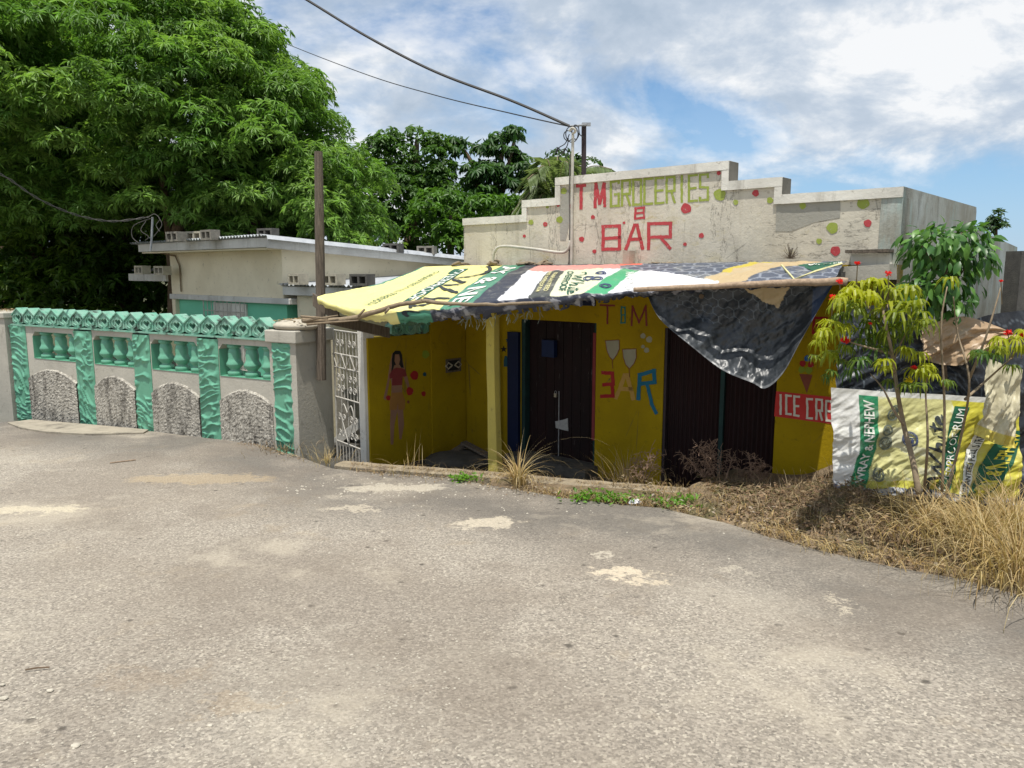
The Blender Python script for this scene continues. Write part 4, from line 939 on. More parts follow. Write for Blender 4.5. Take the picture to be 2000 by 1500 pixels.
# dry leaf litter on the pillar tops
def litter(name, n, fnp, size, cols, label, cat):
    V_ = []; F_ = []; C_ = []
    for i in range(n):
        p = fnp(); a = rnd.uniform(0, 6.3); s = rnd.uniform(.5, 1)*size; u = Vector((math.cos(a), math.sin(a), rnd.uniform(-.4, .4)))*s; v = Vector((-math.sin(a), math.cos(a), rnd.uniform(-.4, .4)))*s*.45
        k = len(V_); V_ += [p-u, p+v+Vector((0, 0, s*.2)), p+u, p-v+Vector((0, 0, s*.2))]; F_ += [(k, k+1, k+2), (k, k+2, k+3)]; c_ = rnd.choice(cols); C_ += [c_]*4
    o = mesh_obj(name, V_, F_, M['straw'], colors=C_); tag(o, label, cat, kind='stuff'); return o
LC = [(.30, .20, .11), (.22, .14, .08), (.42, .32, .20), (.36, .30, .24), (.16, .10, .06)]
def fpil():
    t = rnd.uniform(ts, te+.1); o = rnd.uniform(-.5, .0); return GW.p(t, 1.14-.35*abs((t-ts)/(te-ts)-.5)*.2, o)
litter('leaf_litter', 160, fpil, .03, LC, 'dry leaf litter piled on the gate pillar cap', 'leaf litter')
litter('leaf_litter', 120, lambda: GW.p(rnd.uniform(gh(-30, 650)[0], gh(26, 650)[0]), 1.075+rnd.random()*.03, rnd.uniform(-.38, .04)), .03, LC, 'dry leaves on the far left wall pillar', 'leaf litter')
# concrete apron along the left of the wall
ap = [R(15, 828), R(60, 822), R(180, 832), R(290, 842), R(280, 848), R(180, 851), R(90, 846), R(40, 838)]
M['apron'] = simple('worn apron', (.36, .32, .25), (.27, .24, .19), 6, .95, .6, 40, .01, dirt_or_glare=(.17, .15, .12), dirt_lo=.52)
V_ = [p+Vector((0, 0, .022)) for p in ap]+[p+Vector((0, 0, -.2)) for p in ap]; n = len(ap)
F_ = [tuple(reversed(range(n)))]+[(i, (i+1) % n, (i+1) % n+n, i+n) for i in range(n)]
tag(mesh_obj('pavement', V_, F_, M['apron']), kind='structure')
# ------------------------------------------------------------------ gate
ga = Vector((-2.20, 9.42)); gb = Vector((W(704, 700, 8.86).x, 8.86)); GF = Frame(ga, tuple(gb-ga)); Lg = (gb-ga).length
gt = thing('iron_gate', 'white wrought iron gate with scrolls between the grey pillar and the yellow wall', 'gate', GF.p(0, -.6))
zg0, zg1 = GF.hit(680, 912)[1], GF.hit(680, 645)[1]
b = B(); r_ = .009
for t in (0.02, Lg-.02): b.tube([GF.p(t, zg0, 0), GF.p(t, zg1, 0)], .013, 6)
for k, z in enumerate((zg0+.02, zg0+(zg1-zg0)*.17, zg0+(zg1-zg0)*.5, zg0+(zg1-zg0)*.72, zg0+(zg1-zg0)*.82, zg1-.02)): b.tube([GF.p(.02, z, 0), GF.p(Lg-.02, z, 0)], .010, 6)
b.build('gate_frame', M['whitem'], gt)
b = B(); nbar = 8
for i in range(1, nbar):
    t = .02+(Lg-.04)*i/nbar
    if i % 2 == 0: b.tube([GF.p(t, zg0+.02, 0), GF.p(t, zg1-.02, 0)], .0065, 5)
    else: b.tube([GF.p(t, zg0+(zg1-zg0)*.5, 0), GF.p(t, zg1-.02, 0)], .0065, 5); b.tube([GF.p(t, zg0+.02, 0), GF.p(t, zg0+(zg1-zg0)*.17, 0)], .0065, 5)
b.build('vertical_bars', M['whitem'], gt)
def spiral(c, r, turns, s, n=22):
    return [(c[0]+s*r*(1-.75*k/n)*math.cos(turns*2*math.pi*k/n), c[1]+r*(1-.75*k/n)*math.sin(turns*2*math.pi*k/n)) for k in range(n+1)]
b = B(); SC = []
for row_ in (.24, .36, .57, .65, .90):
    z = zg0+(zg1-zg0)*row_
    for c_, s in ((.28, 1), (.28, -1), (.72, 1), (.72, -1)):
        P = spiral((Lg*c_+s*.055, z), .05, 1.5, s); B().tube([GF.p(x, y, .012) for x, y in P], .0055, 5).build('scroll', M['whitem'], gt)
for s in (-1, 1):
    P = smooth_path([Vector((Lg/2, zg0+.32, 0)), Vector((Lg/2+s*.16, zg0+.62, 0)), Vector((Lg/2+s*.10, zg0+.78, 0)), Vector((Lg/2, zg0+.68, 0))], 6); B().tube([GF.p(p.x, p.y, .012) for p in P], .007, 5).build('scroll', M['whitem'], gt)
for k in range(6):
    z0_, z1_ = zg0+(zg1-zg0)*.72, zg0+(zg1-zg0)*.82; t0_, t1_ = Lg*k/6, Lg*(k+1)/6; b.tube([GF.p(t0_, z0_ if k % 2 else z1_, .012), GF.p(t1_, z1_ if k % 2 else z0_, .012)], .006, 5)
b.build('zigzag_band', M['whitem'], gt)
tag(B().fbox(GF, Lg+.01, Lg+.15, -1.0, GF.hit(712, 640)[1], -.10, .04).build('gate_post', M['coping'], bevel=.006), 'white square concrete gate post at the end of the yellow wall', 'post')
# stair rail seen through the gate
tag(plank('stair_rail', W(640, 880, 10.6), W(716, 822, 10.2), .14, .2, M['fascia']), 'white sloping stair parapet behind the iron gate', 'stair rail')
tag(B().box(W(680, 870, 12.5)-Vector((0, 0, .0)), (2.6, .2, 1.9), .2).build('yard_wall', M['block']), 'grey yard wall seen through the iron gate', 'wall')
# ------------------------------------------------------------------ house
HF = Frame((W(550, 500, 13).x, 13), (.755, -.656)); HS = Frame((W(550, 500, 13).x, 13), (.656, .755)); hh_ = HF.hit
if HS.n.x < 0: HS.n = -HS.n
hs = thing('house', 'cream house with teal lower wall, zinc roofs and breeze blocks weighing them down', 'house', HF.p(-2, -1))
tl = hh_(334, 540)[0]; zbm = hh_(440, 578)[1]
zc0 = W(545, 463, 12.55).z
B().hexa([HF.p(tl, zbm, 0), HF.p(0, zbm, 0), HF.p(0, zbm, -4.2), HF.p(tl, zbm, -4.2), HF.p(tl, zc0-.06, 0), HF.p(0, zc0-.06, 0), HF.p(0, zc0-.33, -4.2), HF.p(tl, zc0-.33, -4.2)]).build('upper_wall', M['cream'], hs)
B().fbox(HF, tl+.1, 0, -1.2, zbm-.101, -4.2, -.06).build('lower_wall', M['tealwall'], hs)
B().fbox(HF, tl-.02, .25, zbm-.10, zbm-.001, -.30, .05).build('beam', M['fascia'], hs, bevel=.01)
B().fbox(HF, tl+.02, tl+.16, -1.2, zbm-.102, -.35, .02).build('corner_column', M['cream'], hs)
o = B(); o.tube([HF.p(tl-.12, -1.2, -.2), HF.p(tl-.12, 1.95, -.2)], .035, 8); o.build('downpipe', M['pvc'], hs)
B().tube([HF.p(tl+.45, 1.3, .03), HF.p(tl+.45, 1.8, .03), HF.p(tl+.30, 2.0, .03), HF.p(tl-.1, 2.1, .3)], .015, 6).build('wall_cable', M['bark_pale'], hs)
# window
w0, w1 = hh_(414, 610)[0], hh_(478, 610)[0]; wz1 = hh_(440, 592)[1]; wz0 = wz1-1.2
win = B(); win.fbox(HF, w0, w1, wz0, wz1, -.059, -.03); win = win.build('window', M['coping'], hs)
B().fbox(HF, w0+.05, w1-.1, wz0+.05, wz1-.05, -.029, -.02).build('pane', M['coping'], win)
b = B()
for i in range(11): t = w0-.25+(w1-w0+.3)*i/10; b.tube([HF.p(t, wz0, .03), HF.p(t, wz1+.1, .03)], .007 if i % 3 else .011, 5)
for z in (wz1+.1, wz1-.15, wz1-.5, wz0): b.tube([HF.p(w0-.25, z, .03), HF.p(w1+.05, z, .03)], .009, 5)
for c_ in range(4):
    for s in (-1, 1):
        P = spiral((w0+.1+(w1-w0)*c_/4, wz1-.3), .09, 1.4, s); b.tube([HF.p(x, y, .04) for x, y in P], .007, 5)
b.build('grille', M['whitem'], win)
# upper roof: corrugated, falling to the back right
zc0 = W(545, 463, 12.55).z
def roofpt(t, o, z): return HF.p(t, z, o)
def corrug(name, fn, nu_, nv_, amp, parent, mat_):
    V_ = []; F_ = []
    for i in range(nu_+1):
        for j in range(nv_+1): p = fn(i/nu_, j/nv_); V_.append(p+Vector((0, 0, amp*math.sin(i*math.pi/2))))
    for i in range(nu_):
        for j in range(nv_): a = i*(nv_+1)+j; F_.append((a, a+nv_+1, a+nv_+2, a+1))
    return mesh_obj(name, V_, F_, mat_, parent, True)
tr0 = hh_(256, 478, .45)[0]
corrug('upper_roof', lambda u, v: HF.p(tr0+(.22-tr0)*u, zc0+.03-.02*(1-u)*1-.34*v, .48-5.6*v), 200, 4, .022, hs, M['zinc'])
B().fbox(HF, tr0+.2, .20, zc0-.16, zc0-.005, .36, .40).build('fascia', M['fascia'], hs, bevel=.006)
B().fbox(HF, tr0+.25, .15, zc0-.19, zc0-.165, -.0, .355).build('soffit', M['cream'], hs)
# side fascia (right)
P = [HF.p(.20, zc0-.17, .40), HF.p(.26, zc0-.17, .40), HF.p(.26, zc0-.17-.34, -5.1), HF.p(.20, zc0-.17-.34, -5.1)]
Q = [p+Vector((0, 0, .17)) for p in P]
B().hexa([P[0], P[3], P[2], P[1], Q[0], Q[3], Q[2], Q[1]]).build('fascia', M['fascia'], hs)
corrug('ridge_sheet', lambda u, v: HF.p(.02+.34*u, zc0+.045-.03*u-.335*v, .45-5.4*v)+Vector((0, 0, -.05*(u > .9))), 12, 40, .008, hs, M['zinc'])
# lean-to roof in front to the right
lf = .02
zl = HF.hit(640, 560, lf)[1]
tl2 = HF.hit(800, 565, lf)[0]
corrug('lower_roof', lambda u, v: HF.p(-.03+(tl2+.03)*u, zl+.02+.16*v, lf+.05-3.4*v), 110, 4, .02, hs, M['zinc'])
B().fbox(HF, .02, tl2-.02, zl-.15, zl-.01, lf-.03, lf).build('fascia', M['fascia'], hs)
B().fbox(HF, .25, 1.15, -1.2, zl-.16, -3.2, -.10).build('side_room_wall', M['cream'], hs)
# small roof at far left
corrug('lower_roof', lambda u, v: HF.p(tl-1.6+1.55*u, W(290, 540, 15).z+.12+.1*v, .1-2*v), 50, 3, .02, hs, M['zinc'])
zq = W(290, 540, 15).z
B().fbox(HF, tl-1.75, tl-.02, zq-.10, zq+.05, .05, .1).build('fascia', M['fascia'], hs)
B().fbox(HF, tl-.75, tl-.02, -1.2, zq-.105, -1.6, -.4).build('side_room_wall', M['cream'], hs)
# hollow blocks
def hollow_block(p, rz, mat_, label, s=1.0):
    L_, Hh, D_ = .42*s, .2*s, .2*s; fr = Frame((0, 5), (1, 0)); fr.o = Vector((0, 0, 0)); fr.n = Vector((0, -1, 0)); b = B()
    wl = .035
    b.fbox(fr, -L_/2, L_/2, 0, wl, -D_/2, D_/2); b.fbox(fr, -L_/2, L_/2, Hh-wl, Hh, -D_/2, D_/2)
    for x in (-L_/2, -.02, L_/2-.04): b.fbox(fr, x, x+.04, wl+.0005, Hh-wl-.0005, -D_/2+.001, D_/2-.001)
    b.fbox(fr, -L_/2+.041, L_/2-.041, wl+.001, Hh-wl-.001, -D_/2+.002, -D_/2+.03)
    o = b.build('hollow_block', mat_); o.location = p; o.rotation_euler = (0, 0, rz); tag(o, label, 'cement block', 'hollow blocks weighing down the zinc roofs'); return o
ang = math.atan2(-.656, .755)
def roofz(px, py, zr):    # point at height zr through pixel
    d = ray(px, py); k = (zr-H)/d.z; return Vector((0, 0, H))+d*k
blk = [(344, 474, 13.9, 'block', 'grey hollow block leftmost on the high zinc roof', .1), (411, 471, 13.5, 'block', 'grey hollow block second from left on the high roof, largest there', .0), (385, 473, 14.2, 'block_pale', 'low pale block just left of the largest block on the high roof', .3),
       (524, 468, 13.6, 'block_dark', 'dark hollow block on the high roof corner behind the fascia bend', .2), (768, 496, 14.6, 'block_dark', 'dark hollow block with two holes low on the far slope of the high roof', .25), (834, 500, 15.3, 'block', 'hollow block rightmost on the high roof slope, near the parapet', .4)]
for px, py, Y, mk, lb, dr in blk: hollow_block(W(px, py-2, Y), ang+dr, M[mk], lb, .86)
for px, py, Y, mk, lb, dr in [(583, 557, 12.5, 'block_pale', 'pale yellowish hollow block left of the tall pole on the low white roof', -.1), (652, 558, 11.9, 'block_pale', 'pale hollow block on the low white roof just right of the tall pole', .05), (708, 559, 11.5, 'block_dark', 'dark stacked hollow block on the low white roof nearest the awning', .12),
                              (279, 537, 15.5, 'block_pale', 'pale block at the outer end of the small left roof', .0), (318, 538, 15.2, 'block_pale', 'pale block on the small left roof touching the house wall', .05)]:
    hollow_block(W(px, py-1, Y), ang+dr, M[mk], lb, .86)
# twisted service cable at left
cab = thing('service_cable', 'twisted old grey cable sagging from the trees to the left roof corner', 'cable', W(150, 410, 13))
P = smooth_path([W(-60, 315, 9.5), W(10, 345, 10), W(75, 388, 11), W(150, 420, 12), W(220, 432, 12.6), W(290, 424, 13)], 10)
b = B()
for ph in (0, 3.14): b.tube([p+Vector((0, .010*math.cos(i*.9+ph), .012*math.sin(i*.9+ph))) for i, p in enumerate(P)], .0065, 5)
b.build('twisted_strands', M['cable_grey'], cab)
b = B()
for q in ([(290, 424), (302, 418), (312, 428), (305, 440), (312, 452)], [(285, 432), (275, 450), (290, 462), (283, 470)], [(300, 425), (262, 440), (258, 462), (270, 474)], [(310, 425), (316, 440), (300, 462)]):
    b.tube(smooth_path([W(x, y, 13) for x, y in q], 5), .0055, 5)
b.build('loose_ends', M['cable_grey'], cab)
tag(B().tube([W(294, 490, 13.1), W(296, 470, 13.1), W(298, 424, 13.1)], .018, 6).build('cable_bracket', M['galv']), 'thin metal cable bracket on the left roof corner', 'bracket')
# ------------------------------------------------------------------ service post, conduit, wires
b = thing('steel_post', 'dark steel post behind the parapet carrying the electric wires', 'utility post', FA.p(fh(1140, 340)[0], 1.7, -.35))
B().tube([W(1140, 420, 9.2), W(1140.5, 244, 9.2)], .028, 8).build('post_shaft', M['steel'], b)
B().box(W(1145, 243, 9.15), (.10, .04, .035)).build('insulator_clamp', M['galv'], b)
B().tube([W(1112, 247, 9.05), W(1150, 243, 9.15)], .012, 6).build('cross_arm', M['galv'], b)
cd = thing('conduit_riser', 'pale conduit pipe running up the parapet with bent branch over the awning', 'conduit', fp(1118, 515, .03))
B().tube([fp(1116, 520, .03), fp(1117, 400, .03), fp(1119, 264, .03)], .016, 8).build('riser_pipe', M['pvc'], cd)
B().tube(smooth_path([fp(962, 516, .10), fp(966, 492, .10), fp(982, 481, .10), fp(1040, 486, .07), (fp(1092, 493, .05)), fp(1108, 488, .04), fp(1114, 470, .03)], 6), .017, 8).build('bent_pipe', M['pvc'], cd, True)
B().tube(smooth_path([fp(1111, 518, .03), fp(1112, 480, .03), fp(1113, 430, .04), fp(1112, 380, .03), fp(1114, 300, .03)], 6), .007, 5).build('loose_cable', M['cable_grey'], cd)
B().tube(smooth_path([fp(1118, 262, .03), fp(1124, 256, .05), fp(1118, 250, .08), fp(1112, 256, .08)], 5), .014, 6).build('weather_head', M['pvc'], cd)
wb_ = thing('wire_bundle', 'tangle of black wire loops hanging beside the steel post top', 'wires', W(1115, 270, 9))
def loop(c, rx, ry, a0=0, a1=6.28, n=18): return [W(c[0]+rx*math.cos(a0+(a1-a0)*k/n), c[1]+ry*math.sin(a0+(a1-a0)*k/n), 9.0+.03*math.sin(k)) for k in range(n+1)]
for q in (loop((1117, 262), 12, 16), loop((1124, 258), 7, 14), loop((1110, 265), 9, 10), smooth_path([W(1112, 262, 9), W(1104, 280, 9), W(1092, 288, 9), W(1089, 296, 9)], 5), smooth_path([W(1110, 270, 9), W(1108, 284, 9), W(1100, 296, 9)], 5),
          smooth_path([W(1092, 290, 9), W(1098, 300, 9), W(1090, 308, 9), W(1097, 316, 9)], 5), smooth_path([W(1104, 290, 9), W(1110, 300, 9), W(1104, 306, 9), W(1111, 314, 9)], 5), smooth_path([W(1130, 246, 9.1), W(1132, 262, 9.1), W(1140, 268, 9.15)], 5)):
    B().tube(q, .006, 5).build('wire_loop', M['cable'], wb_)
for q in (((1090, 288), (1086, 298)), ((1104, 290), (1100, 299))): B().tube([W(x, y, 8.98) for x, y in q], .012, 6).build('splice_sleeve', M['cable'], wb_)
def wire(name, pts, r, label):
    b = B(); P = smooth_path([W(*q) for q in pts], 12); b.tube(P, r*.8, 5); tag(b.build(name, M['cable']), label, 'overhead wire')
wire('overhead_wire', [(500, -60, 10.4), (600, 0, 10.2), (720, 73, 9.9), (850, 140, 9.6), (1000, 197, 9.3), (1112, 246, 9.05)], .020, 'thick black overhead wire crossing the sky from the top edge')
wire('overhead_wire', [(400, 5, 24), (515, 66, 20), (700, 140, 15), (850, 186, 12.3), (1000, 222, 10.3), (1112, 247, 9.05)], .010, 'thin dark overhead wire coming from behind the big tree')
# an off-screen wire and its thin shadow line on the road are left out
# ------------------------------------------------------------------ foliage
def leaf_mesh(P, D, Nn, Ln, Wd, Cc, bend=.15):
    """numpy: base points, directions, normals, length, width, colours -> folded diamonds"""
    n = len(P); D = D/np.linalg.norm(D, axis=1, keepdims=True); Sd = np.cross(D, Nn); Sd /= np.linalg.norm(Sd, axis=1, keepdims=True)+1e-9; Nn = np.cross(Sd, D)
    Ln = Ln[:, None]; Wd = Wd[:, None]
    mid = P+D*Ln*.45; V_ = np.stack([P, mid+Sd*Wd/2+Nn*Wd*.18, P+D*Ln-Nn*Ln*bend, mid-Sd*Wd/2+Nn*Wd*.18], 1).reshape(-1, 3)
    i = np.arange(n)*4; F_ = np.concatenate([np.stack([i, i+1, i+2], 1), np.stack([i, i+2, i+3], 1)]); return V_, F_, np.repeat(Cc, 4, 0)
def fast_mesh(name, V_, F_, C_, m_, parent=None):
    me = bpy.data.meshes.new(name); nF = len(F_); me.vertices.add(len(V_)); me.vertices.foreach_set('co', np.asarray(V_, dtype=np.float32).ravel())
    me.loops.add(nF*3); me.polygons.add(nF); me.loops.foreach_set('vertex_index', F_.astype(np.int32).ravel()); me.polygons.foreach_set('loop_start', np.arange(nF, dtype=np.int32)*3)
    me.update(calc_edges=True); ca = me.color_attributes.new('tint', 'FLOAT_COLOR', 'POINT'); c4 = np.ones((len(V_), 4), dtype=np.float32); c4[:, :3] = C_; ca.data.foreach_set('color', c4.ravel())
    me.materials.append(m_); o = bpy.data.objects.new(name, me); COL.objects.link(o)
    if parent: o.parent = parent; o.matrix_parent_inverse = Matrix.Translation(-Vector(parent.location))
    return o
def unit(n):
    v = npr.normal(size=(n, 3)); return v/np.linalg.norm(v, axis=1, keepdims=True)
def rosettes(cent, outd, nl, L_, Wl, col, droop=.35, colvar=.25, spread=1.0):
    """clusters of narrow leaves radiating around an outward axis"""
    n = len(cent); P = np.repeat(cent, nl, 0); A = np.repeat(outd, nl, 0); r = unit(n*nl)
    r = r-A*(r*A).sum(1, keepdims=True); r /= np.linalg.norm(r, axis=1, keepdims=True)+1e-9
    D = A*npr.uniform(-.1, .75, (n*nl, 1))+r*spread; D[:, 2] -= droop; D /= np.linalg.norm(D, axis=1, keepdims=True)
    Nn = A*.8+np.array([0, 0, .6])+.45*unit(n*nl)
    cc = np.repeat(col*(1+colvar*npr.uniform(-1, 1, (n, 1))), nl, 0)*(1+.2*npr.uniform(-1, 1, (n*nl, 1)))
    return leaf_mesh(P+D*L_*.05, D, Nn, L_*npr.uniform(.7, 1.2, n*nl), Wl*npr.uniform(.8, 1.2, n*nl), np.clip(cc, 0, 1), .22)
def ellip_clumps(ells, per, rad, seed=0):
    """clump centres scattered in the outer shell of several ellipsoids"""
    out = []
    for (c, r) in ells:
        c = np.array(c); r = np.array(r); k = int(per*(r[0]*r[2]))
        d = unit(k); d[:, 2] = np.where(d[:, 2] < -.55, -d[:, 2], d[:, 2]); s = npr.uniform(.72, 1.0, (k, 1))
        p = c+d*r*s; out.append(np.concatenate([p, npr.uniform(rad[0], rad[1], (k, 1))], 1))
    return np.concatenate(out)
def crown_from(clumps, ppc, L_, Wl, nl, col, col2, squash=.62, droop=.35, inner=True, center=None):
    V_ = []; F_ = []; C_ = []; k = 0
    cen = clumps[:, :3].mean(0)
    for q in clumps:
        n = max(4, int(ppc*(q[3]**2))); d = unit(n); d[:, 2] = np.abs(d[:, 2])*1.0-.25; d /= np.linalg.norm(d, axis=1, keepdims=True)
        p = q[:3]+d*q[3]*np.array([1, 1, squash])*npr.uniform(.75, 1.05, (n, 1)); cl_ = col*(1-.0)+0
        mixv = npr.uniform(0, 1); cc = (col*(1-mixv)+col2*mixv)[None, :].repeat(n, 0)
        ax = d*.7+np.array([0, 0, .55]); ax /= np.linalg.norm(ax, axis=1, keepdims=True)
        v, f, c = rosettes(p, ax, nl, L_, Wl, cc, droop); V_.append(v); F_.append(f+k); C_.append(c); k += len(v)
    return np.concatenate(V_), np.concatenate(F_), np.concatenate(C_)
def ew(px, py, Y, rx, ry, ryd):      # ellipsoid measured in the photo, at its own distance
    c = W(px, py, Y); s = Y/1516; return (tuple(c), (rx*s, ryd, ry*s))
g1 = np.array([.105, .225, .038]); g2_ = np.array([.21, .35, .075])
def trunk(parent, P, R_, mat_=None, name='trunk'):
    return B().tube(smooth_path(P, 5), list(np.interp(np.linspace(0, 1, (len(P)-1)*5+1), np.linspace(0, 1, len(R_)), R_)), 8).build(name, mat_ or M['bark'], parent, True)
def tree(name, label, ells, per, rad, ppc, L_, Wl, nl, c1, c2, trunks, squash=.62, droop=.35, mat_='leaf', extra=0, loc=None):
    cl_ = ellip_clumps(ells, per, rad); t = thing(name, label, 'tree', loc or trunks[0][0][0]); V_, F_, C_ = crown_from(cl_, ppc, L_, Wl, nl, np.array(c1), np.array(c2), squash, droop)
    if extra:    # loose inner leaves
        e_ = ells; Vs = []
        for (c, r) in e_:
            n = int(extra*r[0]*r[2]); d = unit(n)*npr.uniform(.1, .85, (n, 1)); Vs.append(np.array(c)+d*np.array(r))
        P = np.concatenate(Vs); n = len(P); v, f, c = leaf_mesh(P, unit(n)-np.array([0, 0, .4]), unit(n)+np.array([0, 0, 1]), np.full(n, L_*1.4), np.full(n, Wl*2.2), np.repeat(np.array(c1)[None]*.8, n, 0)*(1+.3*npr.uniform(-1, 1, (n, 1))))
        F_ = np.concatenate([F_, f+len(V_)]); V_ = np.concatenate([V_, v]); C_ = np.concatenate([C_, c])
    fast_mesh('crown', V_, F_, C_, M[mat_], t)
    for P, R_ in trunks: trunk(t, P, R_)
    return t
random.seed(3)
tree('mango_tree', 'huge rounded bright green tree with long drooping leaves left of the tall pole', [ew(250, 215, 17, 330, 255, 4.0), ew(430, 265, 17, 140, 200, 3.2), ew(565, 330, 16.8, 95, 165, 2.6), ew(650, 420, 16.8, 85, 120, 2.2), ew(60, 300, 17, 190, 210, 3.4), ew(380, 400, 17.2, 260, 90, 3.2), ew(540, 430, 17.3, 170, 90, 2.5), ew(470, 120, 17, 48, 70, 1.6), ew(120, 420, 17, 150, 80, 2.4)],
     36, (.34, .66), 105, .175, .030, 11, g1, g2_, [([W(350, 640, 17.5), W(345, 500, 17.4), W(352, 430, 17.2), W(380, 360, 17), W(430, 250, 17)], [.28, .17, .13, .10, .05]), ([W(350, 620, 17.5), W(330, 450, 17.4), W(322, 380, 17), W(300, 250, 17)], [.2, .10, .08, .04]), ([W(420, 640, 18), W(480, 470, 18), W(520, 410, 18), W(600, 330, 17.8)], [.2, .1, .08, .04])], extra=60)
tree('dark_tree', 'dark shadowy tree filling the space below and behind the great tree at far left', [ew(60, 330, 21, 210, 330, 2.5), ew(60, 520, 20, 190, 130, 2.0), ew(240, 500, 20, 160, 120, 2.0), ew(430, 470, 21, 160, 110, 1.8), ew(640, 500, 21, 140, 90, 1.8), ew(0, 600, 19, 130, 60, 1.2), ew(160, 600, 19, 130, 60, 1.2), ew(300, 580, 20, 120, 70, 1.2)],
     15, (.5, .9), 30, .24, .075, 8, [.07, .15, .02], [.14, .22, .03], [([W(60, 640, 20), W(70, 400, 20), W(50, 100, 20)], [.3, .2, .08]), ([W(250, 640, 20), W(240, 450, 20), W(280, 300, 20)], [.2, .12, .05])], extra=120)
tree('bushy_tree', 'olive bushy tree with small leaves at the extreme top left corner', [ew(20, 60, 24, 70, 90, 2), ew(10, 200, 24, 80, 120, 2)], 20, (.4, .8), 34, .20, .08, 8, [.075, .105, .02], [.10, .13, .02], [([W(10, 640, 24), W(15, 300, 24), W(20, 60, 24)], [.3, .2, .06])], extra=40)
tree('breadfruit_tree', 'tall dark broadleaf tree with twin tops in the gap left of the parapet', [ew(765, 335, 26, 42, 68, 1.5), ew(835, 318, 26, 36, 55, 1.4), ew(800, 410, 26, 72, 80, 2), ew(732, 325, 26, 16, 36, 1.0), ew(812, 268, 26, 12, 18, .5), ew(765, 470, 26, 70, 50, 1.8), ew(850, 400, 26, 40, 80, 1.6)],
     32, (.25, .5), 80, .19, .085, 8, [.055, .125, .024], [.09, .18, .035], [([W(800, 600, 26), W(805, 400, 26), W(815, 270, 26)], [.3, .2, .06])], droop=.5, extra=60)
tree('cecropia_tree', 'dark tree with umbrella tiers of drooping leaves between the twin topped tree and the palm', [ew(900, 290, 27, 32, 16, .9), ew(960, 292, 27, 30, 14, .8), ew(1000, 276, 27, 33, 24, .9), ew(985, 310, 27, 45, 16, .9), ew(940, 335, 27, 60, 22, 1.1), ew(1000, 335, 27, 38, 18, .9), ew(960, 375, 27, 75, 35, 1.4), ew(920, 430, 27, 90, 60, 1.8), ew(1000, 420, 27, 60, 45, 1.4)],
     26, (.22, .42), 80, .30, .10, 9, [.042, .105, .028], [.07, .15, .04], [([W(960, 600, 27), W(965, 400, 27), W(985, 280, 27)], [.25, .15, .05]), ([W(940, 420, 27), W(930, 340, 27), W(905, 290, 27)], [.12, .1, .04]), ([W(965, 420, 27), W(985, 360, 27), W(1005, 270, 27)], [.12, .1, .04])], squash=.4, droop=.9, extra=30)
tree('leafy_tree', 'bright mid green leafy tree low against the left end of the parapet', [ew(860, 440, 23, 60, 60, 1.4), ew(960, 420, 23, 60, 40, 1.4), ew(900, 480, 23, 70, 40, 1.4)], 24, (.3, .5), 60, .20, .085, 8, [.07, .16, .022], [.10, .21, .03], [([W(880, 600, 23), W(880, 480, 23), W(880, 420, 23)], [.15, .1, .04])], extra=60)
tree('round_tree', 'small round dark green treetop rising behind the parapet by the steel post', [ew(1118, 330, 24, 46, 32, 1.0), ew(1095, 345, 24, 25, 30, .8)], 40, (.25, .45), 60, .18, .07, 8, [.05, .105, .022], [.07, .14, .03], [([W(1118, 600, 24), W(1118, 340, 24)], [.15, .05])], extra=90)
tree('rooftop_tree', 'tiny dark conical tree above the right rear wall against blue sky', [ew(1946, 422, 16, 7, 14, .12), ew(1945, 438, 16, 16, 10, .2), ew(1946, 448, 16, 20, 8, .2), ew(1930, 446, 16, 9, 6, .12)], 260, (.08, .15), 300, .11, .05, 7, [.045, .09, .03], [.05, .10, .03], [([W(1945, 520, 16), W(1946, 430, 16)], [.04, .02])], extra=300)
# palm
pt = thing('palm_tree', 'feathery palm with pale fronds just left of the tall parapet step', 'palm tree', W(1075, 600, 22))
trunk(pt, [W(1078, 600, 22), W(1076, 400, 22)], [.16, .12])
V_ = []; F_ = []; C_ = []; k = 0
for tip, sag in (((1030, 350), 10), ((1020, 395), 14), ((1040, 420), 20), ((1062, 312), -6), ((1110, 318), -4), ((1150, 330), 0), ((1090, 305), -10), ((1000, 415), 30), ((1050, 330), 0), ((1130, 360), 8), ((1195, 330), -4), ((1025, 372), 8)):
    base = W(1085, 400, 22); tp_ = W(tip[0], tip[1], 22+rnd.uniform(-1.2, 1.0)); md = base.lerp(tp_, .55)+Vector((0, 0, .45)); P = smooth_path([base, md, tp_], 14)
    B().tube(P, .012, 4).build('frond_stem', M['bark_pale'], pt)
    pts = []; ds = []
    for i in range(3, len(P)-1):
        t = (P[i+1]-P[i-1]).normalized(); sdv = t.cross(Vector((0, 0, 1))).normalized()
        for s in (-1, 1):
            for q in (0, .5): pts.append(P[i].lerp(P[i+1], q)); ds.append(sdv*s*.8+t*.7+Vector((0, 0, -.45)))
    n = len(pts); v, f, c = leaf_mesh(np.array(pts), np.array(ds), np.tile([0, 0, 1.0], (n, 1))+.2*unit(n), np.full(n, .60)*npr.uniform(.8, 1.1, n), np.full(n, .028), np.tile(np.array([.20, .26, .12]), (n, 1))*(1+.25*npr.uniform(-1, 1, (n, 1)))); V_.append(v); F_.append(f+k); C_.append(c); k += len(v)
fast_mesh('fronds', np.concatenate(V_), np.concatenate(F_), np.concatenate(C_), M['leaf'], pt)
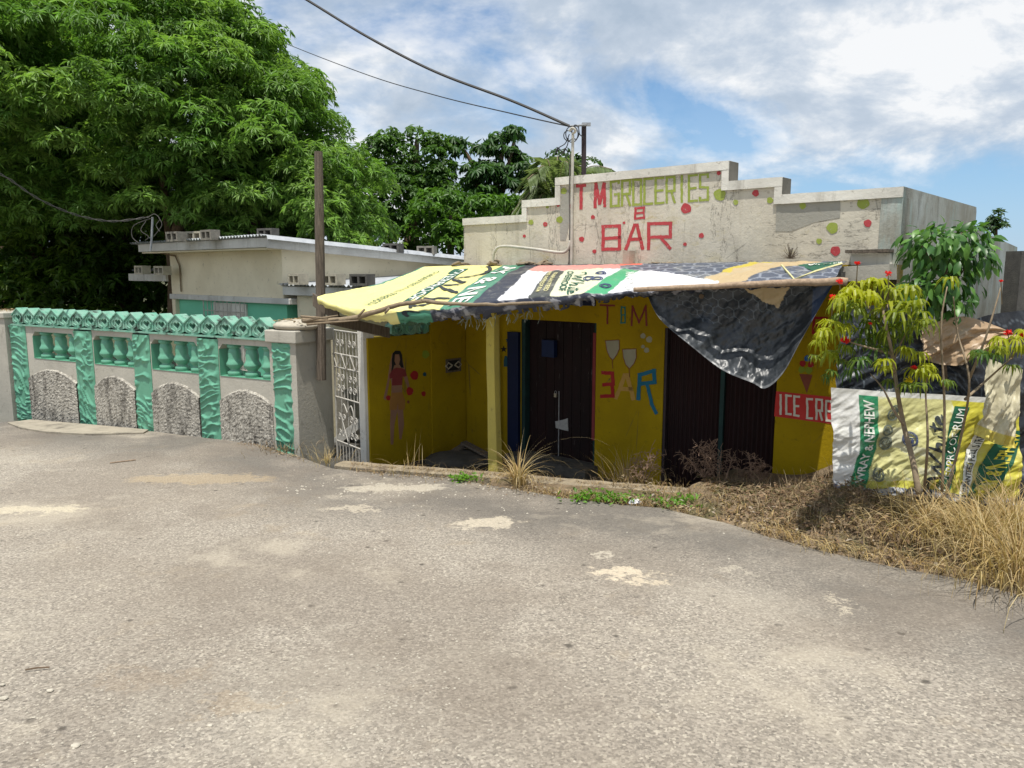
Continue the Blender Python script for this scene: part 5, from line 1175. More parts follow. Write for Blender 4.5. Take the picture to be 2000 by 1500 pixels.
# far wooded hills all round the horizon
V_ = []; F_ = []; n = 200
for i in range(n+1):
    a = math.radians(-75+150*i/n); px = 1000+1516*math.tan(a); 
    for j in range(9):
        d = 300+j*60; hgt = (12+22*max(0, fbm(a*3.0+2, j*.1)+.25)+(9 if a > .5 else 0))*math.sin(j/8*math.pi/2)*1.0*1.1+1.6*fbm(a*120, j*3); hgt = hgt*(.55+.9*max(0, a-.45))
        V_.append((d*math.sin(a), d*math.cos(a), -1.5+hgt))
for i in range(n):
    for j in range(8): q = i*9+j; F_.append((q, q+9, q+10, q+1))
M['hill'] = simple('wooded hillside', (.055, .10, .075), (.035, .07, .055), .08, .95, .6, .3, 2.0)
tag(mesh_obj('hills', V_, F_, M['hill'], smooth=True), kind='structure')
# low neighbouring block wall at right edge
tag(B().fbox(Frame((W(1986, 600, 8.3).x, 8.3), (1, .25)), 0, 3, -1.2, W(1990, 490, 8.3).z, -.2, 0).build('block_wall', M['block_dark']), 'dark unplastered block wall at the right edge of the picture', 'wall')
# ------------------------------------------------------------------ right: tarpaulin fence with banner
def bandfn(stations, amp, seed):
    """stations: (u, (px,ytop,Y), (px,ybot,Y))"""
    uu_ = [s[0] for s in stations]
    T = [W(*s[1]) for s in stations]; Bt = [W(*s[2]) for s in stations]
    def f(u, v, off=0):
        u = min(1, max(0, u)); i = 0
        while i < len(uu_)-2 and u > uu_[i+1]: i += 1
        t = (u-uu_[i])/(uu_[i+1]-uu_[i]); g_ = lambda P: cr(P[max(i-1, 0)], P[i], P[i+1], P[min(i+2, len(P)-1)], t)
        p = g_(T).lerp(g_(Bt), v); wv = amp*(1.5*fbm(u*4+v*2.5, v*2.2, seed)+.45*fbm(u*11+v*6, v*5, seed+3)+.25*abs(nz(u*9+v*6, v*3, seed+6)))*min(1, .25+v*1.4)
        p += Vector((-.35, -1, 0)).normalized()*(wv+off); p.x += .3*wv; return p
    return f
def sheet(name, fn, colf, nu_, nv_, mat_, parent, keep=None):
    V_ = []; F_ = []; C_ = []
    for i in range(nu_+1):
        for j in range(nv_+1): V_.append(fn(i/nu_, j/nv_)); C_.append(colf(i/nu_, j/nv_))
    for i in range(nu_):
        for j in range(nv_):
            if keep and not keep((i+.5)/nu_, (j+.5)/nv_): continue
            a = i*(nv_+1)+j; F_.append((a, a+nv_+1, a+nv_+2, a+1))
    return mesh_obj(name, V_, F_, mat_, parent, True, C_)
fence = thing('tarpaulin_fence', 'fence of black tarpaulin draped on posts behind the red flowering shrub', 'fence', W(1780, 960, 5.8))
uf = bandfn([(0, (1640, 610, 6.15), (1630, 790, 6.15)), (.3, (1740, 596, 6.1), (1740, 800, 6.1)), (.6, (1860, 640, 6.0), (1860, 800, 6.0)), (.8, (1930, 615, 5.95), (1930, 985, 5.95)), (1, (2060, 600, 5.9), (2060, 990, 5.85))], .10, 2)
sheet('upper_tarpaulin', uf, lambda u, v: ((.11, .13, .15) if hexline(u*3.0, v*1.35, .17, .04) else (.020, .024, .032)), 170, 90, M['btarp'], fence)
bc = bandfn([(0, (1800, 640, 5.95), (1800, 700, 5.9)), (.5, (1880, 618, 5.88), (1870, 712, 5.85)), (1, (1975, 648, 5.8), (1990, 660, 5.75))], .12, 5)
bo = sheet('brown_cloth', bc, lambda u, v: (.36, .25, .15), 70, 40, M['cloth'], fence); bo['label'] = 'sun-bleached brown side of the tarpaulin, folded over the fence top'
bd = thing('banner', 'printed white, green and yellow banner hanging low on the fence behind the shrub stems', 'banner', W(1740, 955, 5.75))
bf = bandfn([(0, (1623, 757, 5.85), (1628, 950, 5.85)), (.12, (1665, 760, 5.83), (1668, 966, 5.8)), (.3, (1722, 764, 5.80), (1722, 968, 5.75)), (.5, (1790, 768, 5.78), (1790, 966, 5.72)), (.68, (1850, 771, 5.72), (1850, 975, 5.62)), (.85, (1910, 775, 5.7), (1905, 985, 5.6)), (1, (1992, 778, 5.65), (1990, 988, 5.55))], .080, 9)
# band boundaries as functions of v (bands lean to the left as they go down)
def lean(v): return -.085*max(0, v-.55)/.45
def bcol(u, v):
    x = u-lean(v)
    if v < .05: return (.55, .55, .52)
    if v > .93+.03*fbm(u*9, 1): return (.45, .46, .48) if fbm(u*30, v*30) > 0 else (.07, .08, .12)
    if x < .165: return (.64, .64, .62)
    if x < .275: return (.015, .20, .085)
    if v > .86 and x < .55: return (.42, .40, .05)
    if x < .69+.05*math.sin(v*5): return (.52, .50, .22) if fbm(u*4, v*4, 3) > -.1 else (.56, .55, .36)
    if x < .80: return (.50, .46, .05)
    return (.50, .46, .05)
sheet('printed_sheet', bf, bcol, 260, 150, M['cloth'], bd)
def btxt(body, x0, x1, va, vb_, mat_, **k):      # reads upward, letter tops to the left
    return place_text(body, lambda x, y: bf((x1-(x1-x0)*y)+lean(va+(vb_-va)*x), va+(vb_-va)*x, .012), mat_, bd, **k)
btxt('WRAY & NEPHEW', .190, .250, .88, .09, M['inkwhite'], bold=.02)
def blx(x0, v0, x1, v1, w0, mat_, name='printed_band', n=26, curve=0):
    V_ = []; F_ = []
    for k in range(n+1):
        q = k/n; x = x0+(x1-x0)*q+curve*math.sin(q*math.pi*2); v = v0+(v1-v0)*q; V_ += [bf(x-w0/2, v, .008), bf(x+w0/2, v, .008)]
    for k in range(n): F_.append((2*k, 2*k+1, 2*k+3, 2*k+2))
    return mesh_obj(name, V_, F_, mat_, bd)
M['inkg2'] = simple('deep green print', (.012, .10, .05), None, 9, .6, 0)
blx(.765, .10, .64, .93, .085, M['inkg2'], curve=-.012)
blx(.895, .20, .76, .98, .050, M['inkwhite'])
blx(.985, .30, .83, .98, .085, M['inkg2'])
def bpath(body, x0, v0, x1, v1, hgt_, mat_, off=.016, curve=0, **k):   # reads from (x0,v0) to (x1,v1), tops to the left
    def fn(x, y): xx = x0+(x1-x0)*x+curve*math.sin((1-x)*math.pi*2); vv = v0+(v1-v0)*x; return bf(xx+hgt_/2-hgt_*y, vv, off)
    return place_text(body, fn, mat_, bd, **k)
bpath('OVERPROOF RUM', .645, .92, .765, .12, .052, M['inkwhite'], curve=-.012, bold=.0)
bpath('GUARANTEED FULL STRENGTH', .765, .95, .90, .22, .028, M['ink'], bold=.02)
bpath('WRAY & NEPHEW', .84, .97, .985, .32, .045, M['inkyellow'], bold=.02)
script_strokes(WHITE, lambda x, y: bf(.640-.085*y+.01*x, .84-.50*x, .014), .020, M['ink'], bd, sc=(.40, .12))
for xc, vc, mk, rr in ((.36, .22, 'inkgrey', .030), (.335, .37, 'inkgrey', .030), (.33, .50, 'inkgrey', .036), (.375, .16, 'inkgrey', .022), (.46, .45, 'inkblue', .040), (.335, .80, 'inkgrey', .036)):
    b = B()
    for r in (rr, rr*.82): b.tube([bf(xc+lean(vc)+r*math.cos(a), vc+r*1.75*math.sin(a), .012) for a in np.linspace(0, 2*math.pi, 30)], .0035, 4, False)
    for k in range(26):
        a = k/26*2*math.pi; p1 = bf(xc+lean(vc)+rr*.86*math.cos(a), vc+rr*.86*1.75*math.sin(a), .012); p2 = bf(xc+lean(vc)+rr*.96*math.cos(a+.1), vc+rr*.96*1.75*math.sin(a+.1), .012); b.tube([p1, p2], .003, 4)
    for k in range(16):
        a = rnd.uniform(0, 6.3); r0 = rnd.uniform(.1, .7)*rr; a2 = a+rnd.uniform(.4, 1.4); r1 = rnd.uniform(.1, .7)*rr
        b.tube([bf(xc+lean(vc)+r0*math.cos(a), vc+r0*1.75*math.sin(a), .012), bf(xc+lean(vc)+r1*math.cos(a2), vc+r1*1.75*math.sin(a2), .012)], .0045, 4)
    b.build('printed_seal', M[mk], bd)
tag_ = bandfn([(0, (1932, 700, 5.55), (1906, 850, 5.5)), (.5, (1962, 712, 5.5), (1944, 866, 5.46)), (1, (1998, 722, 5.45), (1984, 876, 5.42))], .08, 15)
o = sheet('sack', tag_, lambda u, v: (.50, .46, .32) if v < .86 else (.50, .42, .08), 50, 60, M['cloth'], None); tag(o, 'pale crumpled sack hanging over the right end of the banner', 'sack')
# ------------------------------------------------------------------ verge ground
def verge_z(x, y):
    ye = edge_y(x); d = y-ye; base = road_z(x, ye)
    q_ = x/max(y, 3); hmp = .24*math.exp(-((q_-.455)/.045)**2)*min(1, max(0, d/.9)) + .10*math.exp(-((x-3.6)/.9)**2)*min(1, max(0, d/.5))
    return base-.012+min(.05, .15*max(0, d))*(1 if x > 1.6 else .3)+hmp*.8+.02*fbm(x*5, y*5)-.05*max(0, d-1.4)
V_ = []; F_ = []; xs_ = np.linspace(-.2, 6.5, 110); nr = 40
for x in xs_:
    if x < 1.9:
         kx = [p.x for p in KPs]; ky = [p.y for p in KPs]; yb = float(np.interp(x, kx, ky))-.02
    else: yb = edge_y(x)+2.3
    if 1.5 < x <= 2.2:
        yb0 = float(np.interp(x, [p.x for p in KPs], [p.y for p in KPs])); s_ = (x-1.5)/.7; yb = yb0*(1-s_)+(edge_y(2.2)+2.3)*s_
    y0 = edge_y(x)-.06
    for j in range(nr+1):
        y = y0+(max(yb, y0+.1)-y0)*j/nr; z = verge_z(x, y) if j else road_z(x, y0)-.02; V_.append((x, y, z))
for i in range(len(xs_)-1):
    for j in range(nr): a = i*(nr+1)+j; F_.append((a, a+nr+1, a+nr+2, a+1))
tag(mesh_obj('verge', V_, F_, M['soil'], smooth=True), kind='structure')
# ------------------------------------------------------------------ blades
def blades(specs, seg=5):
    """specs: base, height, azimuth, lean, width, colour"""
    V_ = []; F_ = []; C_ = []
    for (p, h_, az, ln, wd, c_) in specs:
        dx = Vector((math.cos(az), math.sin(az), 0)); sd_ = Vector((-math.sin(az), math.cos(az), 0)); k = len(V_); tw = rnd.uniform(-1, 1)
        for i in range(seg+1):
            s = i/seg; ang_ = ln*s*1.4; q = p+dx*h_*(math.sin(ang_)*s*.9)+Vector((0, 0, h_*s*math.cos(ang_*.8))); ww = wd*(1-s*.9)/2; sv = (sd_*math.cos(tw*s*2)+dx*math.sin(tw*s*2))*ww
            V_ += [q-sv, q+sv]; C_ += [c_, c_]
        for i in range(seg): a = k+2*i; F_.append((a, a+1, a+3, a+2))
    return V_, F_, C_
STRAW = [(.50, .36, .16), (.42, .29, .12), (.58, .45, .24), (.36, .24, .11), (.48, .38, .22)]
DRY = [(.25, .17, .10), (.34, .24, .15), (.17, .11, .065), (.42, .33, .22), (.12, .08, .05)]
def tuft(name, label, c, n, h_, sp, wd, cols, lean=(.2, 1.5), group=None, cat='grass clump'):
    sp_ = []
    for i in range(n):
        a = rnd.uniform(0, 6.3); r = abs(rnd.gauss(0, sp)); p = Vector(c)+Vector((r*math.cos(a), r*math.sin(a), 0)); sp_.append((p, h_*rnd.uniform(.45, 1.1), a+rnd.uniform(-.7, .7), rnd.uniform(*lean), wd*rnd.uniform(.6, 1.3), rnd.choice(cols)))
    V_, F_, C_ = blades(sp_, 6); o = mesh_obj(name, V_, F_, M['straw'], colors=C_); return tag(o, label, cat, group)
def vz(px, py): p = R(px, py); return p
p = R(1012, 950); p.z += .02
tuft('grass_tuft', 'arching straw coloured grass tuft on the kerb beside the yellow post', p, 120, .52, .05, .009, STRAW, (.3, 2.0))
p = R(1008, 955); V_, F_, C_ = blades([(Vector(p), 1.0, .15, 1.05, .007, (.5, .4, .24)), (Vector(p), .75, .3, 1.2, .006, (.5, .4, .24)), (Vector(p), .8, 3.4, 1.5, .005, (.5, .42, .28))], 10)
tag(mesh_obj('long_stalk', V_, F_, M['straw'], colors=C_), 'long dry stalks leaning right out of the tuft by the yellow post', 'stalk')
p = W(1222, 955, 7.25); tuft('grass_tuft', 'bushy dry brown grass tuft on the kerb under the painted yellow wall', p, 220, .42, .13, .007, DRY+STRAW[:1], (.1, 1.5))
p = R(790, 925); tuft('grass_tuft', 'sparse thin dry stalks on the kerb left of the yellow post', p, 26, .34, .22, .006, STRAW, (.1, 1.2))
p = R(640, 905); tuft('grass_tuft', 'small straw tuft at the foot of the gate pillar', p, 70, .26, .12, .006, STRAW, (.2, 1.5))
p = R(555, 880); tuft('grass_tuft', 'flat brown dry weeds at the foot of the right teal pilaster', p, 160, .16, .28, .006, DRY, (.4, 1.6))
for px, py, h_, n, sp, lb in ((1848, 1015, .78, 230, .07, 'tall golden straw clump standing before the banner'), (1905, 1095, .46, 400, .26, 'broad golden straw mass nearest the road, low right'), (1975, 1085, .50, 380, .24, 'golden straw clump at the right edge of the picture'), (1990, 1000, .42, 120, .20, 'straw clump behind, at the right edge under the sack'), (1985, 1140, .5, 520, .22, 'drooping straw spilling onto the asphalt at the right edge'), (1800, 1060, .42, 300, .25, 'short straw fringe left of the tall clump')):
    p = R(px, py); p.z = max(p.z, verge_z(p.x, p.y)); tuft('grass_tuft', lb, p, n, h_, sp, .008, STRAW, (.25, 2.0), )
# dead herb in front of the maroon doors
def herb(name, label, bx, by, Y, tops, cols, leafc=None):
    t = thing(name, label, 'plant', W(bx, by, Y)); b = B(); tips = []
    for tx, ty in tops:
        P = smooth_path([W(bx+rnd.uniform(-4, 4), by, Y), W((bx+tx)/2+rnd.uniform(-5, 5), (by+ty)/2, Y+rnd.uniform(-.1, .1)), W(tx, ty, Y+rnd.uniform(-.15, .15))], 5); b.tube(P, [.006-.004*i/len(P) for i in range(len(P))], 5); tips.append(P)
        for k in range(26):
            q = P[rnd.randint(len(P)//2, len(P)-1)]; d = Vector((rnd.gauss(0, 1), rnd.gauss(0, 1), rnd.gauss(.2, .7))).normalized()*rnd.uniform(.04, .12); e_ = q+d; b.tube([q, q.lerp(e_, .6)+Vector((0, 0, .012)), e_], .0018, 4)
            for m_ in range(2): e2 = e_+Vector((rnd.gauss(0, .022), rnd.gauss(0, .022), rnd.gauss(0, .022))); b.tube([e_, e2], .0022, 4)
    b.build('stems', M['dryst'], t); return t
M['dryst'] = simple('dead stems', (.30, .20, .14), (.20, .13, .09), 20, .9, .1)
herb('dead_weed', 'dead branching brown weed standing before the maroon sheet doors', 1405, 960, 7.0, [(1335, 890), (1365, 875), (1385, 868), (1410, 880), (1350, 905), (1378, 895), (1430, 895)], DRY)
herb('dead_weed', 'smaller curled dead weed right of the branching one, near the ice cream wall', 1465, 965, 6.9, [(1462, 885), (1475, 905), (1490, 910), (1450, 930), (1500, 925)], DRY)
herb('dead_weed', 'thin dead weed rising from the tuft under the clinking glasses painting', 1255, 950, 7.2, [(1270, 885), (1282, 890), (1250, 900), (1240, 905)], DRY)
# dry vegetation mat on the verge
sp_ = []
for i in range(5200):
    x = rnd.uniform(.0, 5.6); ye = edge_y(x); dmx = .25 if x < 1.2 else 1.9; y = ye+abs(rnd.gauss(0, .5))*dmx/1.9+rnd.uniform(-.03, .05)
    p = Vector((x, y, verge_z(x, y))); dens = x/2.0
    if rnd.random() > .35+dens: continue
    inm = math.exp(-((x-2.72)/.42)**2)*(y-ye > .2)
    sp_.append((p, rnd.uniform(.04, .12)+.12*inm*rnd.random(), rnd.uniform(0, 6.3), rnd.uniform(.3, 1.9), rnd.uniform(.003, .009), rnd.choice(DRY if rnd.random() < .45+.5*inm else STRAW)))
for i in range(2600):
    x = rnd.gauss(2.65, .38); y = edge_y(x)+rnd.uniform(.15, 1.9); sp_.append((Vector((x, y, verge_z(x, y)-.01)), rnd.uniform(.06, .2), rnd.uniform(0, 6.3), rnd.uniform(.2, 1.9), rnd.uniform(.003, .007), rnd.choice(DRY)))
for i in range(1500):
    x = rnd.uniform(-1.7, 2.0); yk = float(np.interp(x, [p.x for p in KPs], [p.y for p in KPs])); y = yk-abs(rnd.gauss(0, .10))+.08
    if nz(x*2.3, 4) < -.15 and x < .6: continue
    sp_.append((Vector((x, y, road_z(x, y)+(.03 if y > yk else 0))), rnd.uniform(.03, .13), rnd.uniform(0, 6.3), rnd.uniform(.5, 1.9), rnd.uniform(.003, .006), rnd.choice(DRY+STRAW[:2])))
for i in range(520):     # flattened straw along the edge
    x = rnd.uniform(1.8, 4.6); y = edge_y(x)+rnd.gauss(.06, .10); p = Vector((x, y, road_z(x, y)+.012+rnd.random()*.02)); sl_ = math.atan2(edge_y(x+.1)-edge_y(x), .1)
    sp_.append((p, rnd.uniform(.12, .35), sl_+rnd.gauss(0, .5)+(3.14 if rnd.random() < .5 else 0), 2.1, .006, rnd.choice(STRAW)))
V_, F_, C_ = blades(sp_, 4); o = mesh_obj('dry_grass', V_, F_, M['straw'], colors=C_); tag(o, 'matted dry grass and weeds covering the verge along the road edge', 'dry grass', kind='stuff')
def fl2():
    while True:
        x = rnd.uniform(.1, 4.8); y = edge_y(x)+abs(rnd.gauss(0, .35)); 
        if x > 1 or y-edge_y(x) < .15: return Vector((x, y, verge_z(x, y)+.02+.05*rnd.random()))
litter('leaf_litter', 900, fl2, .028, LC+[(.10, .07, .05)], 'brown leaf litter scattered among the dry grass of the verge', 'leaf litter')
def fl3():
    x = rnd.uniform(1.75, 3.3); y = edge_y(x)+rnd.uniform(.25, 1.5); return Vector((x, y, verge_z(x, y)+rnd.random()*.09*math.exp(-((x-2.65)/.5)**2)))
litter('dead_leaves', 2600, fl3, .030, [(.17, .105, .06), (.26, .17, .10), (.11, .07, .045), (.10, .09, .035), (.34, .25, .16)], 'heap of brown dead leaves and vines below the banner', 'leaf heap')
def fl4():
    k = rnd.random(); x = rnd.uniform(-3.4, -2.3) if k < .55 else rnd.uniform(-1.6, .3); y = edge_y(x)-abs(rnd.gauss(0, .09)); return Vector((x, y, road_z(x, y)+.012))
litter('leaf_litter', 420, fl4, .018, LC, 'crumbled dry leaves along the wall foot and kerb', 'leaf litter')
# green sprouts at the kerb
for i, (px, py, r) in enumerate(((1152, 978, .11), (1202, 980, .10), (1328, 988, .13), (905, 940, .06))):
    p = R(px, py); n = 90; cen = np.array(p)[None]+npr.normal(size=(n, 3))*np.array([r, r*.6, .015])+np.array([0, 0, .03]); d = unit(n); d[:, 2] = np.abs(d[:, 2])*.6+.2
    v, f, c = leaf_mesh(cen, d, np.tile([0, 0, 1.], (n, 1))+.5*unit(n), npr.uniform(.03, .07, n), npr.uniform(.02, .035, n), np.tile([.13, .28, .03], (n, 1))*(1+.3*npr.uniform(-1, 1, (n, 1))))
    o = fast_mesh('green_weed', v, f, c, M['leafsoft']); tag(o, ['low green weed patch at the kerb, leftmost of the pair', 'low green weed patch beside the white plastic scrap', 'rounded green weed in the dry grass below the maroon doors', 'tiny green sprout on the kerb left of the grass tuft'][i], 'weed')
# litter things
def scrap(name, px, py, s, mk, label, seed):
    bm = bmesh.new(); bmesh.ops.create_icosphere(bm, subdivisions=3, radius=1); p = R(px, py); V_ = [p+Vector((v.co.x*s*(1+.6*nz(v.co.x*2+seed, v.co.y*2, 1)), v.co.y*s*.7*(1+.6*nz(v.co.y*2, v.co.z*2, seed)), max(0, v.co.z+.3)*s*.5*(1+.9*nz(v.co.x*3, v.co.y*3, seed)))) for v in bm.verts]
    bm.verts.index_update(); F_ = [[v.index for v in f.verts] for f in bm.faces]; bm.free(); tag(mesh_obj(name, V_, F_, M[mk]), label, 'litter')
M['plasticw'] = simple('white plastic', (.62, .63, .66), (.45, .46, .5), 30, .4, .3)
scrap('plastic_scrap', 1241, 984, .055, 'plasticw', 'crumpled white plastic scrap at the kerb', 1); scrap('plastic_scrap', 1497, 1018, .035, 'plasticw', 'small whitish wrapper in the dry grass edge', 4)
scrap('paper_scrap', 1715, 1005, .06, 'paper', 'pale paper scrap in the leaf heap under the banner', 6)
M['peb'] = simple('limestone pebble', (.50, .46, .38), (.36, .33, .27), 20, .9, .3)
bm = bmesh.new(); bmesh.ops.create_icosphere(bm, subdivisions=2, radius=1); PV = [v.co*(1+.3*nz(v.co.x*2, v.co.y*2, v.co.z*2)) for v in bm.verts]; bm.verts.index_update(); PF = [[v.index for v in f.verts] for f in bm.faces]; bm.free()
for i, (px, py, s, lb) in enumerate(((98, 1350, .018, 'grey-white pebble on the asphalt near the left edge'), (8, 1365, .022, 'white pebble cut by the left edge of the picture'), (410, 1418, .014, 'small rounded white pebble on the lower left asphalt, right of a pair'), (148, 1458, .022, 'flat pale stone at the lower left corner of the road'), (5, 1338, .014, 'tiny white pebble above the one at the left edge'), (336, 1425, .011, 'tiny pale pebble left of the rounded white one'))):
    p = R(px, py); p.z += s*.2; o = mesh_obj('pebble', [p+Vector((v.x*s*.85, v.y*s*.65, v.z*s*.4)) for v in PV], PF, M['peb']); tag(o, lb, 'pebble', 'pebbles on the asphalt')
M['grit'] = M['peb']; V_ = []; F_ = []
for i in range(900):
    k = rnd.random()
    if k < .5: px, py = rnd.uniform(0, 900), rnd.uniform(1230, 1500)
    elif k < .8: px, py = rnd.uniform(560, 1250), rnd.gauss(950, 22)
    else: px, py = rnd.uniform(0, 2000), rnd.uniform(1000, 1500)
    p = R(px, py)
    if p.y > edge_y(p.x)-.02: continue
    s = rnd.uniform(.002, .006) if py > 1100 else rnd.uniform(.004, .011); k = len(V_); p.z = road_h(p.x, p.y)+.001
    for v in ((-1, -1, 0), (1, -.8, 0), (.9, 1, 0), (-1, .9, 0), (0, 0, 1)): V_.append(p+Vector((v[0]*s*rnd.uniform(.7, 1.3), v[1]*s, v[2]*s*.9)))
    F_ += [(k, k+1, k+4), (k+1, k+2, k+4), (k+2, k+3, k+4), (k+3, k, k+4)]
tag(mesh_obj('grit', V_, F_, M['peb']), 'loose limestone grit scattered over the asphalt', 'grit', kind='stuff')
p1 = R(50, 1312); p2 = R(97, 1307); o = B().tube([p1+Vector((0, 0, .01)), p1.lerp(p2, .5)+Vector((0, 0, .014)), p2+Vector((0, 0, .01))], .004, 5).build('twig', M['bark']); tag(o, 'short dark twig lying on the road at lower left', 'twig')
p1 = R(215, 906); p2 = R(265, 900); o = B().tube([p1+Vector((0, 0, .012)), p2+Vector((0, 0, .012))], .007, 5).build('twig', M['bamboo']); tag(o, 'pale straight stick on the asphalt in front of the garden wall', 'twig')
# rubble heap inside the porch
hp = thing('rubble_heap', 'dark heap of boards and concrete on the porch floor behind the yellow post', 'rubble', W(900, 890, 9.2))
plank('board', W(850, 905, 9.0), W(912, 866, 9.3), .03, .12, M['wood_grey'], hp); plank('board', W(905, 864, 9.2), W(958, 892, 9.0), .03, .12, M['wood_grey'], hp)
b = B(); b.prism([fh(888, 893, .4), fh(900, 872, .4), (fh(915, 874, .4)), fh(925, 884, .4), fh(915, 896, .4)], FA, .32, .4); b.build('concrete_slab', M['conc'], hp)
bm = bmesh.new(); bmesh.ops.create_icosphere(bm, subdivisions=3, radius=1); c_ = W(900, 900, 9.1); bm.verts.index_update()
mesh_obj('earth_mound', [c_+Vector((v.co.x*.45, v.co.y*.3, v.co.z*.12+.05*fbm(v.co.x*3, v.co.y*3))) for v in bm.verts], [[v.index for v in f.verts] for f in bm.faces], M['floor'], hp); bm.free()
# ------------------------------------------------------------------ shrubs on the right
js = thing('coral_shrub', 'shrub with drooping palmate yellow-green leaves and red flower heads before the banner', 'shrub', W(1795, 965, 5.5))
JY = 5.30
stems = [[(1795, 965), (1783, 900), (1765, 830), (1752, 760), (1742, 690), (1728, 625), (1722, 590)], [(1765, 830), (1745, 800), (1725, 760), (1700, 730)], [(1752, 760), (1748, 700), (1775, 640)], [(1805, 960), (1812, 860), (1808, 770), (1812, 730)],
         [(1742, 690), (1700, 680), (1650, 665)], [(1728, 640), (1690, 590), (1672, 545)], [(1728, 625), (1735, 580), (1735, 540)], [(1850, 960), (1880, 840), (1893, 740), (1870, 650), (1862, 580)], [(1885, 780), (1930, 740), (1975, 700)], [(1893, 740), (1925, 660), (1955, 560)], [(1975, 700), (1985, 680), (1992, 660)], [(1840, 960), (1845, 800), (1838, 640), (1850, 560)]]
for s in stems:
    P = smooth_path([W(x, y, JY+.15*math.sin(i+x)) for i, (x, y) in enumerate(s)], 4); r0 = .022 if len(s) > 5 else .011
    B().tube(P, [r0*(1-.72*i/len(P)) for i in range(len(P))], 7).build('stem', M['bark_pale'], js, True)
cl = [(1680, 562, 24, 1), (1710, 558, 30, 1), (1700, 590, 30, 1), (1742, 575, 26, .7), (1735, 600, 28, .9), (1775, 575, 30, .8), (1765, 605, 30, .6), (1660, 572, 24, 1), (1640, 590, 24, .9), (1720, 620, 28, .5), (1790, 600, 24, .6), (1675, 610, 26, .4), (1700, 640, 26, .3), (1640, 625, 22, .2), (1630, 605, 20, .5),
      (1608, 655, 26, .9), (1600, 680, 24, .8), (1625, 640, 26, .9), (1650, 645, 22, .9), (1620, 700, 26, .6), (1655, 690, 24, .3), (1590, 705, 18, .4), (1680, 680, 24, .2), (1645, 715, 22, .2), (1720, 665, 26, .3), (1740, 650, 26, .4), (1800, 620, 28, .5), (1790, 650, 28, .4), (1810, 635, 24, .5), (1765, 660, 24, .2), (1770, 640, 24, .3), (1740, 690, 22, .2), (1680, 715, 22, .1), (1625, 735, 18, .1), (1615, 745, 14, .1),
      (1725, 715, 24, .9), (1735, 725, 18, .8), (1770, 692, 20, .8), (1795, 700, 26, .9), (1810, 725, 24, 1), (1822, 740, 24, .9), (1790, 735, 22, .8), (1735, 755, 22, .2), (1770, 760, 20, .3), (1800, 760, 20, .3), (1845, 755, 18, .2), (1660, 600, 28, .4), (1690, 655, 28, .2), (1712, 690, 24, .15), (1665, 735, 22, .1), (1752, 620, 30, .5),
      (1855, 555, 24, .7), (1905, 695, 18, .1), (1950, 690, 22, .6), (1955, 672, 20, .9), (1985, 672, 22, 1), (1995, 690, 22, .8), (1975, 725, 20, .3), (1920, 700, 18, .1), (1940, 705, 18, .1), (2000, 660, 20, 1)]
V_ = []; F_ = []; C_ = []; k = 0
for (px, py, r, yl) in cl:
    py -= 4
    for rep in range(1 if rnd.random() < .35 else 2):
        c = W(px+rnd.uniform(-9, 9)*rep, py-6+rnd.uniform(-7, 7)*rep, JY+rnd.uniform(-.28, .12)); rr = r/1516*JY*rnd.uniform(.8, 1.25); nl = rnd.randint(9, 12); tx_, ty_ = rnd.gauss(0, .22), rnd.gauss(0, .22)
        for i in range(nl):
            a = 2*math.pi*(i+rnd.random()*.4)/nl; d = Vector((math.cos(a), math.sin(a), 0)); col = Vector((.045, .115, .02)).lerp(Vector((.38, .40, .015)), min(1, max(0, yl*.95+rnd.uniform(-.15, .15))))
            L_ = rr*1.5*rnd.uniform(.75, 1.2); wv = rr*.125; n0 = len(V_); dr_ = rnd.uniform(.55, 1.15); d = (d+Vector((0, 0, tx_*d.x+ty_*d.y))).normalized()
            pts = [c, c+d*L_*.32+Vector((0, 0, L_*.08)), c+d*L_*(.60-.08*dr_)-Vector((0, 0, L_*.20*dr_)), c+d*L_*(.80-.22*dr_)-Vector((0, 0, L_*.62*dr_))]; sd_ = Vector((-math.sin(a), math.cos(a), 0))
            ww = [wv*.3, wv, wv*.9, wv*.08]
            for q, w2 in zip(pts, ww): V_ += [q-sd_*w2/1.2, q+Vector((0, 0, -w2*.3)), q+sd_*w2/1.2]; C_ += [tuple(col)]*3
            for s in range(3):
                for h_ in range(2): F_.append((n0+3*s+h_, n0+3*s+h_+1, n0+3*s+h_+4, n0+3*s+h_+3))
mesh_obj('leaves', V_, F_, M['leafsoft'], js, False, C_)
for px, py, r in ((1650, 665, 13), (1640, 550, 10), (1675, 514, 8), (1735, 534, 9), (1627, 581, 10), (1785, 719, 9), (1955, 549, 5), (1969, 649, 10), (1998, 655, 9), (1700, 632, 5)):
    c = W(px, py, JY-.12); rr = r*.78/1516*JY; n = 46; cen = np.array(c)[None]+unit(n)*np.array([rr*.75, rr*.6, rr*.42])*.7; v, f, cc = leaf_mesh(cen, unit(n)+np.array([0, 0, .3]), unit(n), np.full(n, rr*.75), np.full(n, rr*.5), np.tile([.78, .03, .025], (n, 1))*(1+.2*npr.uniform(-1, 1, (n, 1))))
    fast_mesh('flower_head', v, f, np.clip(cc, 0, 1), M['flower'], js)
    if py < 600 or px > 1900: B().tube([c, W(px+rnd.uniform(-4, 4), py+45, JY)], .0035, 5).build('flower_stalk', M['bark_pale'], js)
c = W(1776, 743, JY-.1); n = 20; v, f, cc = leaf_mesh(np.array(c)[None]+unit(n)*.012, unit(n), unit(n), np.full(n, .03), np.full(n, .025), np.tile([.75, .62, .02], (n, 1))); fast_mesh('yellow_leaf', v, f, cc, M['flower'], js)
